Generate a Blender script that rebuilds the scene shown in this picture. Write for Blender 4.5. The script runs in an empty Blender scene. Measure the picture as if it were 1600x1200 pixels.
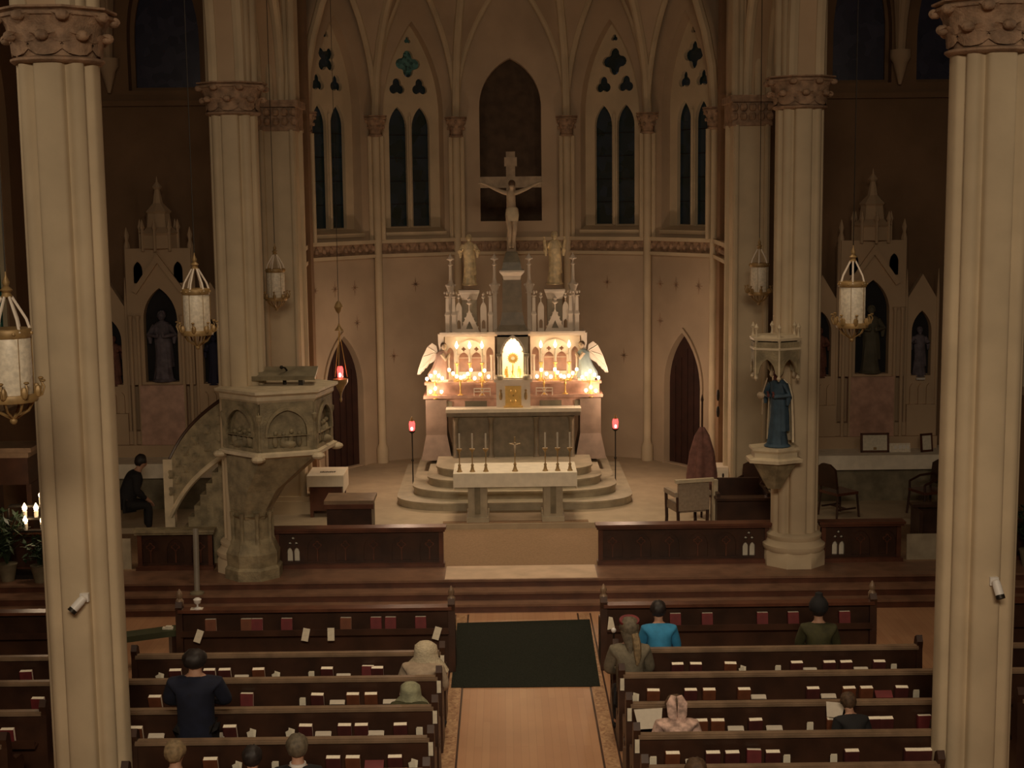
import bpy, math, random
from math import sin, cos, pi, radians, atan2, sqrt, asin
from mathutils import Vector, Matrix
from mathutils.geometry import tessellate_polygon
random.seed(7)
S = bpy.context.scene
COL = S.collection

# ------------------------------------------------------------------ camera
CAMX, YAW, PIT, ROLL, FPX, CAMZ = -.2243, .0046, .1303, -.0112, 2268.1, 6.3
fwd = Vector((sin(YAW)*cos(PIT), cos(YAW)*cos(PIT), -sin(PIT)))
r_ = Vector((cos(YAW), -sin(YAW), 0)); u_ = r_.cross(fwd)
R_ = r_*cos(ROLL)+u_*sin(ROLL); U_ = -r_*sin(ROLL)+u_*cos(ROLL)
cd = bpy.data.cameras.new('camera'); cam = bpy.data.objects.new('camera', cd); COL.objects.link(cam)
cd.sensor_width = 36; cd.lens = 36*FPX/1600; cd.clip_end = 200
M = Matrix((R_, U_, -fwd)).transposed().to_4x4(); M.translation = Vector((CAMX, 0, CAMZ))
cam.matrix_world = M
S.camera = cam

# ------------------------------------------------------------------ view, world, lights
S.view_settings.view_transform = 'Standard'; S.view_settings.look = 'None'
S.view_settings.gamma = 1; S.view_settings.use_curve_mapping = False
S.view_settings.exposure = 0.2
W = bpy.data.worlds.new('night'); S.world = W; W.use_nodes = True
W.node_tree.nodes['Background'].inputs[0].default_value = (.05, .06, .08, 1)
W.node_tree.nodes['Background'].inputs[1].default_value = .3

def area(name, loc, target, size, power, color, sy=None, spread=None):
    l = bpy.data.lights.new(name, 'AREA'); l.energy = power; l.color = color; l.size = size
    if sy: l.shape = 'RECTANGLE'; l.size_y = sy
    o = bpy.data.objects.new(name, l); COL.objects.link(o); o.location = loc
    o.rotation_euler = (Vector(target)-Vector(loc)).to_track_quat('-Z', 'Y').to_euler()
    if spread: l.spread = radians(spread)
    return o
def point(name, loc, power, color, r=.05):
    l = bpy.data.lights.new(name, 'POINT'); l.energy = power; l.color = color; l.shadow_soft_size = r
    o = bpy.data.objects.new(name, l); COL.objects.link(o); o.location = loc
    return o
WARM = (1, .80, .57)
# soft fill added above the choir loft, then downlights in nave and chancel vaults
area('choir_loft_fill', (0, -2.5, 11.0), (0, 15.5, 1.0), 5, 240, WARM, 2, spread=80)
area('nave_vault_lamp', (0, 17.5, 13.6), (0, 17.6, 0), 3, 115, (1, .76, .50), 7, spread=75)
area('chancel_vault_lamp', (0, 24.2, 13.6), (0, 25.0, 0), 4, 48, (1, .78, .52), 3, spread=44)
area('aisle_fill', (-7.0, 13, 8.5), (-6.9, 27, 1), 1.5, 30, WARM)  # pair of added fill lights lifting the dark side chapels; no such lamps
area('aisle_fill', (7.0, 13, 8.5), (6.9, 27, 1), 1.5, 34, WARM)

# ------------------------------------------------------------------ materials
def mat(name, col, rough=.7, metal=0, var=.12, scale=4, bump=0, spec=None, emit=None, es=0, bscale=None):
    m = bpy.data.materials.new(name); m.use_nodes = True
    nt = m.node_tree; b = nt.nodes['Principled BSDF']
    b.inputs['Roughness'].default_value = rough; b.inputs['Metallic'].default_value = metal
    tc = nt.nodes.new('ShaderNodeTexCoord')
    n = nt.nodes.new('ShaderNodeTexNoise'); n.inputs['Scale'].default_value = scale; n.inputs['Detail'].default_value = 6
    r = nt.nodes.new('ShaderNodeValToRGB')
    lo = tuple(c*(1-var) for c in col)+(1,); hi = tuple(min(1, c*(1+var)) for c in col)+(1,)
    r.color_ramp.elements[0].position = .35; r.color_ramp.elements[1].position = .65
    r.color_ramp.elements[0].color = lo; r.color_ramp.elements[1].color = hi
    nt.links.new(tc.outputs['Object'], n.inputs['Vector']); nt.links.new(n.outputs['Fac'], r.inputs['Fac'])
    nt.links.new(r.outputs['Color'], b.inputs['Base Color'])
    if spec is not None: b.inputs['Specular IOR Level'].default_value = spec
    if bump:
        n2 = nt.nodes.new('ShaderNodeTexNoise'); n2.inputs['Scale'].default_value = bscale or scale*6
        bp = nt.nodes.new('ShaderNodeBump'); bp.inputs['Strength'].default_value = bump; bp.inputs['Distance'].default_value = .02
        nt.links.new(tc.outputs['Object'], n2.inputs['Vector'])
        nt.links.new(n2.outputs['Fac'], bp.inputs['Height']); nt.links.new(bp.outputs['Normal'], b.inputs['Normal'])
    if emit:
        b.inputs['Emission Color'].default_value = tuple(emit)+(1,); b.inputs['Emission Strength'].default_value = es
    return m
M_ = {}
M_['stone'] = mat('cream_stone', (.56, .45, .30), .8, var=.10, scale=1.5, bump=.15)
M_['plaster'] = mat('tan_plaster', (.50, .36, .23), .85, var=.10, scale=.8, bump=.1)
M_['plaster_dark'] = mat('shaded_plaster', (.22, .13, .07), .9, var=.15, scale=.8)  # aisle and chapel plaster darkened in colour for the weak light there
M_['apse_paint'] = mat('apse_plaster', (.46, .35, .24), .85, var=.12, scale=.8)
M_['niche_dark'] = mat('niche_shade_brown', (.075, .048, .030), .95, var=.2, scale=5)  # shade of the unlit recess put into a darker brown; no curtain
M_['foliage'] = mat('capital_stone', (.34, .22, .14), .75, var=.3, scale=9, bump=.4)
M_['gilt'] = mat('dull_gilding', (.34, .22, .09), .5, .25, var=.2, scale=12)
M_['gold'] = mat('gold', (.80, .52, .16), .35, .45, var=.1, scale=12)
M_['marble'] = mat('white_marble', (.80, .70, .58), .45, var=.08, scale=3, bump=.03)
M_['marble_pink'] = mat('rose_marble', (.50, .30, .22), .4, var=.18, scale=6)
M_['marble_green'] = mat('grey_green_marble', (.20, .17, .11), .4, var=.25, scale=5)
M_['marble_step'] = mat('altar_step_marble', (.40, .34, .24), .45, var=.15, scale=4)
M_['pulpit'] = mat('carved_pulpit_stone', (.27, .22, .13), .65, var=.3, scale=6, bump=.4)
M_['pulpit_light'] = mat('polished_pulpit_stone', (.62, .52, .36), .5, var=.12, scale=6)
M_['wood'] = mat('dark_pew_wood', (.045, .018, .009), .42, var=.3, scale=3)
M_['wood_top'] = mat('toplit_pew_rail', (.22, .145, .09), .4, var=.2, scale=5)  # light falling on the pew tops is put into this paler wood
M_['wood_red'] = mat('red_brown_wood', (.10, .035, .018), .4, var=.25, scale=4)
M_['iron'] = mat('dark_iron', (.03, .024, .018), .5, .6, var=.2)
M_['black'] = mat('black_cloth', (.012, .011, .012), .85, var=.2)
M_['cloth'] = mat('white_linen', (.78, .70, .56), .9, var=.06, scale=8, bump=.1)
M_['opal'] = mat('opal_glass', (.74, .66, .52), .45, var=.14, scale=30)
M_['statue'] = mat('gilded_statue_stone', (.74, .60, .36), .5, .0, var=.25, scale=10)
M_['corpus'] = mat('painted_corpus', (.50, .39, .27), .6, var=.12, scale=8)
M_['crosswood'] = mat('cross_stone', (.42, .32, .22), .7, var=.2, scale=6)
M_['blue'] = mat('blue_robe', (.04, .075, .11), .7, var=.2, scale=8)
M_['maroon'] = mat('maroon_robe', (.12, .035, .03), .8, var=.2, scale=8)
M_['cream_robe'] = mat('cream_mantle', (.62, .52, .36), .7, var=.1, scale=8)
M_['skin'] = mat('skin', (.48, .27, .18), .6, var=.06, scale=6)
M_['white'] = mat('white_plastic', (.75, .72, .68), .45, var=.04)
M_['paper'] = mat('cream_paper', (.72, .66, .52), .85, var=.08, scale=20)
M_['paper_w'] = mat('white_paper', (.55, .49, .40), .85, var=.04, scale=20)
M_['pages'] = mat('page_edges', (.90, .82, .66), .8, var=.06, scale=60)
M_['doorwood'] = mat('very_dark_door_wood', (.035, .012, .008), .6, var=.2, scale=4)
M_['bookdim'] = mat('shaded_red_cover', (.075, .014, .012), .7, var=.15, scale=10)  # low light in the racks put into a darker red cover
M_['altarfloor'] = mat('pale_tan_floor', (.42, .33, .22), .8, var=.08, scale=3)
M_['sill'] = mat('honed_sill_stone', (.55, .40, .28), .75, var=.12, scale=3)
M_['tread'] = mat('toplit_tread_wood', (.19, .10, .06), .42, var=.2, scale=4)  # treads coloured lighter than risers to carry the light from above
M_['bookred'] = mat('red_book_cloth', (.15, .018, .02), .6, var=.15, scale=10)
M_['bookbrown'] = mat('brown_book_cloth', (.16, .05, .02), .6, var=.15, scale=10)
M_['bulb'] = mat('lit_bulb', (1, .9, .7), .5, emit=(1, .72, .46), es=20)
M_['flame'] = mat('candle_flame', (1, .9, .7), .5, emit=(1, .68, .36), es=11)
M_['redlamp'] = mat('lit_red_glass', (.7, .03, .03), .3, emit=(1, .08, .07), es=2.2)
M_['redflame'] = mat('flame_in_red_glass', (1, .3, .2), .3, emit=(1, .35, .25), es=14)
M_['rug'] = mat('dark_green_rug', (.021, .023, .017), .98, var=.25, scale=60, spec=.1)
M_['carpet'] = mat('tan_carpet', (.27, .175, .105), .98, var=.1, scale=30, spec=.1)
M_['green'] = mat('dark_green_paint', (.045, .05, .02), .6, var=.2)
M_['leaf'] = mat('leaf_green', (.02, .04, .014), .6, var=.35, scale=12)

def floor_mat():
    m = bpy.data.materials.new('nave_floor_boards'); m.use_nodes = True
    nt = m.node_tree; b = nt.nodes['Principled BSDF']; L = nt.links.new
    tc = nt.nodes.new('ShaderNodeTexCoord'); mp = nt.nodes.new('ShaderNodeMapping'); mp.inputs['Rotation'].default_value = (0, 0, pi/2)
    br = nt.nodes.new('ShaderNodeTexBrick'); br.inputs['Scale'].default_value = 1
    br.inputs['Brick Width'].default_value = 1.6; br.inputs['Row Height'].default_value = .09; br.inputs['Mortar Size'].default_value = .003
    br.inputs['Color1'].default_value = (.50, .26, .14, 1); br.inputs['Color2'].default_value = (.56, .31, .17, 1); br.inputs['Mortar'].default_value = (.44, .23, .125, 1)
    n = nt.nodes.new('ShaderNodeTexNoise'); n.inputs['Scale'].default_value = 1.2
    mx = nt.nodes.new('ShaderNodeMixRGB'); mx.blend_type = 'MULTIPLY'; mx.inputs[0].default_value = .35
    L(tc.outputs['Object'], mp.inputs[0]); L(mp.outputs[0], br.inputs[0]); L(tc.outputs['Object'], n.inputs['Vector'])
    L(br.outputs[0], mx.inputs[1]); L(n.outputs['Fac'], mx.inputs[2]); L(mx.outputs[0], b.inputs['Base Color'])
    b.inputs['Roughness'].default_value = .33
    return m
M_['floor'] = floor_mat()
def mosaic_mat():
    m = mat('mosaic_inlay', (.45, .26, .13), .4)
    nt = m.node_tree; b = nt.nodes['Principled BSDF']
    v = nt.nodes.new('ShaderNodeTexVoronoi'); v.inputs['Scale'].default_value = 30
    r = nt.nodes.new('ShaderNodeValToRGB'); r.color_ramp.elements[0].color = (.22, .09, .04, 1); r.color_ramp.elements[1].color = (.55, .36, .2, 1)
    tc = nt.nodes.new('ShaderNodeTexCoord')
    nt.links.new(tc.outputs['Object'], v.inputs['Vector']); nt.links.new(v.outputs['Color'], r.inputs['Fac']); nt.links.new(r.outputs[0], b.inputs['Base Color'])
    return m
M_['mosaic'] = mosaic_mat()
def glass_mat(name, a, c, e, scale=5):
    m = mat(name, a, .25)
    nt = m.node_tree; b = nt.nodes['Principled BSDF']
    v = nt.nodes.new('ShaderNodeTexVoronoi'); v.inputs['Scale'].default_value = scale
    r = nt.nodes.new('ShaderNodeValToRGB')
    r.color_ramp.elements[0].color = (*a, 1); r.color_ramp.elements[1].color = (*c, 1)
    tc = nt.nodes.new('ShaderNodeTexCoord')
    nt.links.new(tc.outputs['Object'], v.inputs['Vector']); nt.links.new(v.outputs['Color'], r.inputs['Fac'])
    nt.links.new(r.outputs[0], b.inputs['Base Color']); nt.links.new(r.outputs[0], b.inputs['Emission Color'])
    b.inputs['Emission Strength'].default_value = e  # faint emission stands in for outside light behind the panes
    return m
M_['glass'] = glass_mat('stained_glass', (.010, .013, .007), (.018, .022, .024), .10)
M_['glass_green'] = glass_mat('stained_glass_green', (.008, .015, .010), (.06, .11, .075), .12, 16)
M_['glass_night'] = glass_mat('night_glass', (.008, .007, .010), (.02, .016, .02), .1)
M_['glass_lit'] = glass_mat('side_glass', (.01, .02, .012), (.03, .12, .07), .1, 8)

# ------------------------------------------------------------------ mesh helpers
class MB:
    def __init__(s): s.v = []; s.f = []; s.m = []
    def add(s, vs, fs, m=0):
        o = len(s.v); s.v += [tuple(p) for p in vs]
        for f in fs: s.f.append([i+o for i in f]); s.m.append(m)
        return s
    def box(s, x0, x1, y0, y1, z0, z1, m=0, T=None):
        vs = [Vector(p) for p in ((x0,y0,z0),(x1,y0,z0),(x1,y1,z0),(x0,y1,z0),(x0,y0,z1),(x1,y0,z1),(x1,y1,z1),(x0,y1,z1))]
        if T: vs = [T @ p for p in vs]
        return s.add(vs, [(0,3,2,1),(4,5,6,7),(0,1,5,4),(1,2,6,5),(2,3,7,6),(3,0,4,7)], m)
    def loft(s, rings, m=0, cap=True, close=True):
        n = len(rings[0]); vs = [p for r in rings for p in r]; fs = []
        for k in range(len(rings)-1):
            for i in range(n if close else n-1):
                j = (i+1) % n; fs.append((k*n+i, k*n+j, (k+1)*n+j, (k+1)*n+i))
        if cap: fs.append(tuple(range(n-1, -1, -1))); fs.append(tuple((len(rings)-1)*n+i for i in range(n)))
        return s.add(vs, fs, m)
    def lathe(s, cx, cy, prof, n=16, m=0, ph=0, fn=None, T=None):
        rings = []
        for r, z in prof:
            ring = []
            for i in range(n):
                a = ph+2*pi*i/n; k = fn(a, z) if fn else 1
                p = Vector((cx+r*k*cos(a), cy+r*k*sin(a), z)); ring.append(T @ p if T else p)
            rings.append(ring)
        return s.loft(rings, m)
    def tube(s, path, r, n=8, m=0, flat=1):
        P = [Vector(p) for p in path]; rings = []
        for k, p in enumerate(P):
            d = (P[min(k+1, len(P)-1)]-P[max(k-1, 0)])
            if d.length < 1e-9: d = Vector((0, 0, 1))
            d.normalize(); a = Vector((0, 1, 0)) if abs(d.y) < .9 else Vector((1, 0, 0))
            u = d.cross(a).normalized(); w = d.cross(u).normalized()
            rr = r[k] if isinstance(r, (list, tuple)) else r
            rings.append([p+u*rr*cos(2*pi*i/n)+w*rr*flat*sin(2*pi*i/n) for i in range(n)])
        return s.loft(rings, m)
    def ell(s, c, rx, ry=None, rz=None, n=10, m=0, T=None, fn=None):
        ry = ry or rx; rz = rz or rx; rings = []
        for k in range(1, n):
            t = pi*k/n; ring = []
            for i in range(n+2):
                a = 2*pi*i/(n+2); q = fn(a, t) if fn else 1
                p = Vector((rx*q*sin(t)*cos(a), ry*q*sin(t)*sin(a), -rz*q*cos(t)))
                if T: p = T @ p
                ring.append(p+Vector(c))
            rings.append(ring)
        return s.loft(rings, m)
    def plate(s, outer, holes, t, f, m=0):
        polys = [outer]+list(holes)
        tris = tessellate_polygon([[Vector((p[0], p[1], 0)) for p in pl] for pl in polys])
        flat = [p for pl in polys for p in pl]; n = len(flat)
        vs = [f(p[0], p[1], 0) for p in flat]+[f(p[0], p[1], t) for p in flat]
        fs = [tuple(x) for x in tris]+[tuple(i+n for i in reversed(x)) for x in tris]
        o = 0
        for pl in polys:
            k = len(pl)
            for i in range(k):
                j = (i+1) % k; fs.append((o+i, o+j, o+j+n, o+i+n))
            o += k
        return s.add(vs, fs, m)
    def build(s, name, mats, parent=None, smooth=False, loc=None):
        me = bpy.data.meshes.new(name); me.from_pydata(s.v, [], s.f)
        if not isinstance(mats, (list, tuple)): mats = [mats]
        for k in mats: me.materials.append(M_[k] if isinstance(k, str) else k)
        for i, p in enumerate(me.polygons): p.material_index = s.m[i]; p.use_smooth = smooth
        import bmesh
        bm = bmesh.new(); bm.from_mesh(me); bmesh.ops.recalc_face_normals(bm, faces=bm.faces); bm.to_mesh(me); bm.free()
        if smooth: me.set_sharp_from_angle(angle=radians(42))
        o = bpy.data.objects.new(name, me); COL.objects.link(o)
        if parent: o.parent = parent
        if loc: o.location = loc
        return o

def tag(o, label=None, cat=None, group=None, kind=None):
    if label: o['label'] = label
    if cat: o['category'] = cat
    if group: o['group'] = group
    if kind: o['kind'] = kind
    return o
def thing(name, label, cat, loc=(0, 0, 0), rz=0, group=None):
    o = bpy.data.objects.new(name, None); COL.objects.link(o); o.location = loc; o.rotation_euler = (0, 0, rz)
    o.empty_display_size = .1
    return tag(o, label, cat, group)
KIDS = {}
def copy_tree(o, loc=None, rz=None, label=None, parent=None, group=None, scale=None):
    c = o.copy(); COL.objects.link(c); c.parent = parent
    if loc: c.location = loc
    if rz is not None: c.rotation_euler = (0, 0, rz)
    if scale: c.scale = scale
    if label: c['label'] = label
    if group: c['group'] = group
    for ch in [k for k in COL.objects if k.parent == o]: copy_tree(ch, parent=c)
    return c
def struct(o, label=None):
    o['kind'] = 'structure'
    if label: o['label'] = label
    return o

def arch(cx, w, z0, zs, zp, n=8):
    a = w/2; h = zp-zs; R = (a*a+h*h)/(2*a); th = asin(min(1, h/R)); th = pi-th if R < a else th
    right = [(cx+(a-R)+R*cos(th*k/n), zs+R*sin(th*k/n)) for k in range(n+1)]
    left = [(2*cx-x, z) for x, z in right[:-1]][::-1]
    pts = [(cx+a, z0)]+right+left+[(cx-a, z0)]
    out = []
    for p in pts:
        if not out or abs(p[0]-out[-1][0])+abs(p[1]-out[-1][1]) > 1e-6: out.append(p)
    return out
def foil(cx, cz, r, n=4, ph=0, k=28):
    return [(cx+r*(.55+.45*abs(cos(n*(a-ph)/2)))*cos(a), cz+r*(.55+.45*abs(cos(n*(a-ph)/2)))*sin(a)) for a in [2*pi*i/k for i in range(k)]]
XZ = lambda y0: (lambda u, v, w: (u, y0+w, v))
def onwall(p0, p1):
    d = Vector((p1[0]-p0[0], p1[1]-p0[1])); L = d.length; d /= L; n = Vector((-d.y, d.x))   # n points outwards (away from the room) for walls run left to right
    return L, (lambda u, v, w: (p0[0]+d.x*u+n.x*w, p0[1]+d.y*u+n.y*w, v))

# ================================================================== STRUCTURE
FZ, SZ, AZ = 0.0, .38, .48          # nave floor, sanctuary floor, altar floor
struct(MB().box(-9.2, 9.2, -4, 21.4, -.3, 0).build('floor', 'floor'))
for k, (y0, z1) in enumerate(((21.40, .13), (21.63, .26), (21.92, .38))):
    b = MB().box(-9.2, 9.2, y0, 22.7 if k == 2 else y0+.45, 0, z1-.035).box(-9.2, 9.2, y0-.025, 22.7 if k == 2 else y0+.45, z1-.035, z1, m=1)
    struct(b.build('trim_%d' % (k+1), ['wood_red', 'tread']), 'red-brown chancel step %s' % ('lowest', 'middle', 'topmost')[k])
struct(MB().box(-9.2, 9.2, 22.7, 25.3, .1, SZ).build('floor', 'carpet'), 'tan floor just behind the altar rails')
struct(MB().box(-9.2, 9.2, 25.3, 33.2, 0, AZ).build('floor', 'altarfloor'), 'pale floor around the high altar steps')
b = MB()
for s in (-1, 1):
    b.box(s*.92-.075, s*.92+.075, 4, 21.3, 0, .004)
struct(b.build('trim_4', 'mosaic'), 'speckled inlaid bands along both sides of the centre aisle')
b = MB()
for s in (-1, 1):
    for d in (-.095, .095): b.box(s*.92+d-.012, s*.92+d+.012, 4, 21.3, 0, .005)
struct(b.build('trim_5', 'wood'), 'thin dark lines edging the inlaid aisle bands')

# --- apse walls
V = [(-4.05, 26.9), (-4.33, 29.8), (-3.02, 31.5), (-1.28, 32.4), (1.22, 32.4), (2.95, 31.4), (4.17, 29.7), (4.0, 26.9)]
names = ['wall_left', 'wall_left', 'wall_back', 'wall_back', 'wall_back', 'wall_right', 'wall_right']
wn = 0
WSET = .34
for i in range(7):
    L, f = onwall(V[i], V[i+1]); holes = []
    mid = {1: 1.08, 2: .98, 4: L-.98, 5: L-1.05}.get(i)
    if mid: holes.append(arch(mid, 1.42, 5.5, 8.0, 10.0, 10))
    if i in (1, 5):
        holes.append(arch(mid+(.0 if i == 1 else .0), 1.12, AZ+.02, 2.2, 3.35, 8))
    if i == 3: holes.append(arch(L/2-.02, 1.36, 5.7, 8.2, 9.25, 10))
    w = struct(MB().plate([(-.02, 0), (L+.02, 0), (L+.02, 13), (-.02, 13)], holes, .45, f).build(names[i], 'apse_paint'))
    if mid:
        wn += 1
        h = []
        for s in (-1, 1):
            h.append(arch(mid+s*.27, .42, 5.6, 7.75, 8.2, 6)); h.append(foil(mid+s*.27, 8.62, .19, 3, pi/2))
        h.append(foil(mid, 9.12, .29, 4, pi/4 if i in (1,) else 0)); h.append(foil(mid, 9.62, .08, 3, pi/2))
        win = struct(MB().plate(arch(mid, 1.42, 5.5, 8.0, 10.0, 10), h, .09, lambda u, v, q: f(u, v, q+WSET-.1)).build('window_%d' % wn, 'stone'),
                     'tall two-light pointed traceried apse window, %s' % ['nearest on the left', 'left of the crucifix', 'right of the crucifix', 'nearest on the right'][wn-1])
        g = MB()
        for s in (-1, 1):
            q = [f(u, v, WSET+.03) for u, v in ((mid+s*.27-.26, 5.55), (mid+s*.27+.26, 5.55), (mid+s*.27+.26, 8.95), (mid+s*.27-.26, 8.95))]
            g.add(q, [(0, 1, 2, 3)])
        g.build('pane', 'glass', win)
        q = [f(u, v, WSET+.03) for u, v in ((mid-.4, 8.9), (mid+.4, 8.9), (mid+.4, 9.8), (mid-.4, 9.8))]
        MB().add(q, [(0, 1, 2, 3)]).build('pane', 'glass_green' if i == 2 else 'glass', win)['label'] = 'green glass in the quatrefoil'
        c = MB()
        for z in (6.1, 6.6, 7.1, 7.6): c.plate([(mid-.5, z-.008), (mid+.5, z-.008), (mid+.5, z+.008), (mid-.5, z+.008)], [], .015, lambda u, v, q: f(u, v, q+WSET+.005))
        c.build('glazing_bar', 'iron', win)
        # mullion shaft catching the light
        p = f(mid, 5.6, WSET-.12); MB().lathe(p[0], p[1], [(.035, 5.6), (.035, 8.0)], 8).build('mullion', 'stone', win, True)
        p0 = [f(mid-.8, v, -.06) for v in (5.42, 5.5)]
        sill = MB().add([f(u, v, w_) for v, w_ in ((5.5, -.05), (5.62, WSET)) for u in (mid-.72, mid+.72)]+[f(u, v, w_) for v, w_ in ((5.42, -.05), (5.42, WSET)) for u in (mid-.72, mid+.72)],
                        [(0, 1, 3, 2), (4, 5, 7, 6), (0, 1, 5, 4), (0, 2, 6, 4), (1, 3, 7, 5), (2, 3, 7, 6)]).build('window_sill', 'stone', win)
    if i in (1, 5):
        dm = mid+(.0 if i == 1 else .0)
        d = struct(MB().plate(arch(dm, 1.2, AZ+.02, 2.2, 3.4, 8), [], .08, lambda u, v, q: f(u, v, q+.12)).build('door_%d' % (1 if i == 1 else 2), 'doorwood'),
                   'dark pointed sacristy doorway, %s of the high altar' % ('left' if i == 1 else 'right'))
        e = MB()
        for k in range(-2, 3): e.plate([(dm+k*.19-.012, AZ+.04), (dm+k*.19+.012, AZ+.04), (dm+k*.19+.012, 3.0-abs(k)*.2), (dm+k*.19-.012, 3.0-abs(k)*.2)], [], .03, lambda u, v, q: f(u, v, q+.10))
        e.build('door_moulding', 'doorwood', d)
        outer = arch(dm, 1.24, AZ, 2.2, 3.45, 8); inner = arch(dm, 1.12, AZ-.01, 2.2, 3.35, 8)
        ring = outer+inner[::-1]
        MB().plate(ring, [], .05, lambda u, v, q: f(u, v, q-.05)).build('door_frame', 'apse_paint', d)
    if i == 3:
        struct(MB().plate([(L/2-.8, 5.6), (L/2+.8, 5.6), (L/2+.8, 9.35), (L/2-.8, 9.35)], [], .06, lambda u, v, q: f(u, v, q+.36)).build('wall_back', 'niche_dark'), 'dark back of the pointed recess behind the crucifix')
    st = MB()
    st.plate([(0, 4.97), (L, 4.97), (L, 5.04), (0, 5.04)], [], .16, lambda u, v, q: f(u, v, q-.15), m=0)
    st.plate([(0, 5.04), (L, 5.04), (L, 5.27), (0, 5.27)], [], .07, lambda u, v, q: f(u, v, q-.06), m=1)
    st.plate([(0, 5.27), (L, 5.27), (L, 5.35), (0, 5.35)], [], .16, lambda u, v, q: f(u, v, q-.15), m=0)
    nb = int(L/.2)
    for k in range(nb):
        u = (k+.5)*L/nb; p = f(u, 5.155, -.06); st.ell(p, .06, .06, .08, n=5, m=1)
    struct(st.build('trim_%d' % (10+i), ['stone', 'foliage']), 'carved string course along the apse wall')
    # stencilled star crosses on the lower wall
    if i in (1, 2, 4, 5):
        sc = MB()
        spots = {1: [(1.5, 4.35), (.9, 4.35), (.3, 4.35), (1.55, 3.6)], 2: [(.95, 4.35), (.4, 2.8), (1.5, 2.8)], 4: [(.95, 4.35), (1.35, 2.75)], 5: [(.3, 4.35), (.8, 4.35), (.3, 3.55), (1.5, 4.35)]}[i]
        for (u, v) in spots:
            for (a, w2, h2) in ((0, .02, .17), (pi/2, .02, .12), (pi/4, .015, .09), (-pi/4, .015, .09)):
                pts = [(u+x*cos(a)-z*sin(a), v+x*sin(a)+z*cos(a)) for x, z in ((-w2, 0), (0, -h2), (w2, 0), (0, h2))]
                sc.plate(pts, [], .004, lambda a_, b_, q: f(a_, b_, q-.005))
        struct(sc.build('trim_%d' % (20+i), 'foliage'), 'small stencilled star crosses on the apse wall')

# --- engaged apse shafts with capitals
def leafy(b, cx, cy, z0, z1, r0, r1, n=8, m=0, rows=2):
    h = z1-z0
    for q in range(rows):
        for k in range(n):
            a = 2*pi*(k+.5*q)/n; t0 = .02+.30*q; t1 = .52+.44*q; rings = []
            for j in range(7):
                u = j/6; z = z0+h*(t0+(t1-t0)*min(1, u*1.25)-(.10*max(0, u-.72)/.28)); ra = r0+(r1-r0)*(t0+(t1-t0)*u)**1.7+.035*r0/.3*(.4+3*max(0, u-.55))
                wd = r0*(.34-.05*q)*(.45+.9*sin(pi*min(1, .12+u*.88))); th = r0*(.05+.1*max(0, u-.6))
                ring = []
                for c in range(8):
                    g = 2*pi*c/8; la = a+wd*cos(g)/ra*(1+.18*sin(j*2.6)); rr = ra+th*sin(g)+.02*r0*abs(cos(g))
                    ring.append((cx+rr*cos(la), cy+rr*sin(la), z+.01*cos(2*g)))
                rings.append(ring)
            b.loft(rings, m)
            rt = r0+(r1-r0)*t1**1.7+.05*r0/.3; zt = z0+h*(t1-.08)
            b.ell((cx+rt*cos(a), cy+rt*sin(a), zt), .15*r0+.008, .15*r0+.008, h*.13, n=6, m=m)
def capital(b, cx, cy, z0, z1, r0, r1, n=24, m=0, oct_=True):
    h = z1-z0
    b.lathe(cx, cy, [(r0*1.08, z0-.03*h), (r0*1.16, z0+.02*h), (r0*1.16, z0+.06*h), (r0*1.02, z0+.1*h)], n, m)
    b.lathe(cx, cy, [(r0*1.0, z0+.08*h), (r0*1.03, z0+.35*h), (r0+(r1-r0)*.45, z0+.6*h), (r1*.93, z0+.82*h)], n, m)
    b.lathe(cx, cy, [(r1*.95, z0+.8*h), (r1*1.04, z0+.84*h), (r1*1.04, z0+.9*h), (r1*.98, z0+.93*h), (r1*1.08, z0+.96*h), (r1*1.08, z1)], 8 if oct_ else n, m, ph=pi/8)
for i, (x, y) in enumerate(V[1:7]):
    cx, cy = x*(1-.03), y-.1
    sh = struct(MB().lathe(cx, cy, [(.13, AZ), (.13, .8), (.085, .9), (.085, 7.55)], 12).build('trim_%d' % (30+i), 'stone', None, True),
                'slender engaged shaft on the apse wall, %s' % ['outermost, pulpit side', 'middle, pulpit side', 'beside the crucifix, pulpit side', 'beside the crucifix, statue side', 'middle, statue side', 'outermost, statue side'][i])
    MB().lathe(cx-.13, cy-.02, [(.05, 5.35), (.05, 7.55)], 8).lathe(cx+.13, cy-.02, [(.05, 5.35), (.05, 7.55)], 8).build('side_shaft', 'stone', sh, True)
    b = MB(); capital(b, cx, cy, 7.55, 7.98, .13, .24, 12); leafy(b, cx, cy, 7.6, 7.9, .13, .2, 6)
    b.build('capital', 'foliage', sh, True)

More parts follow.
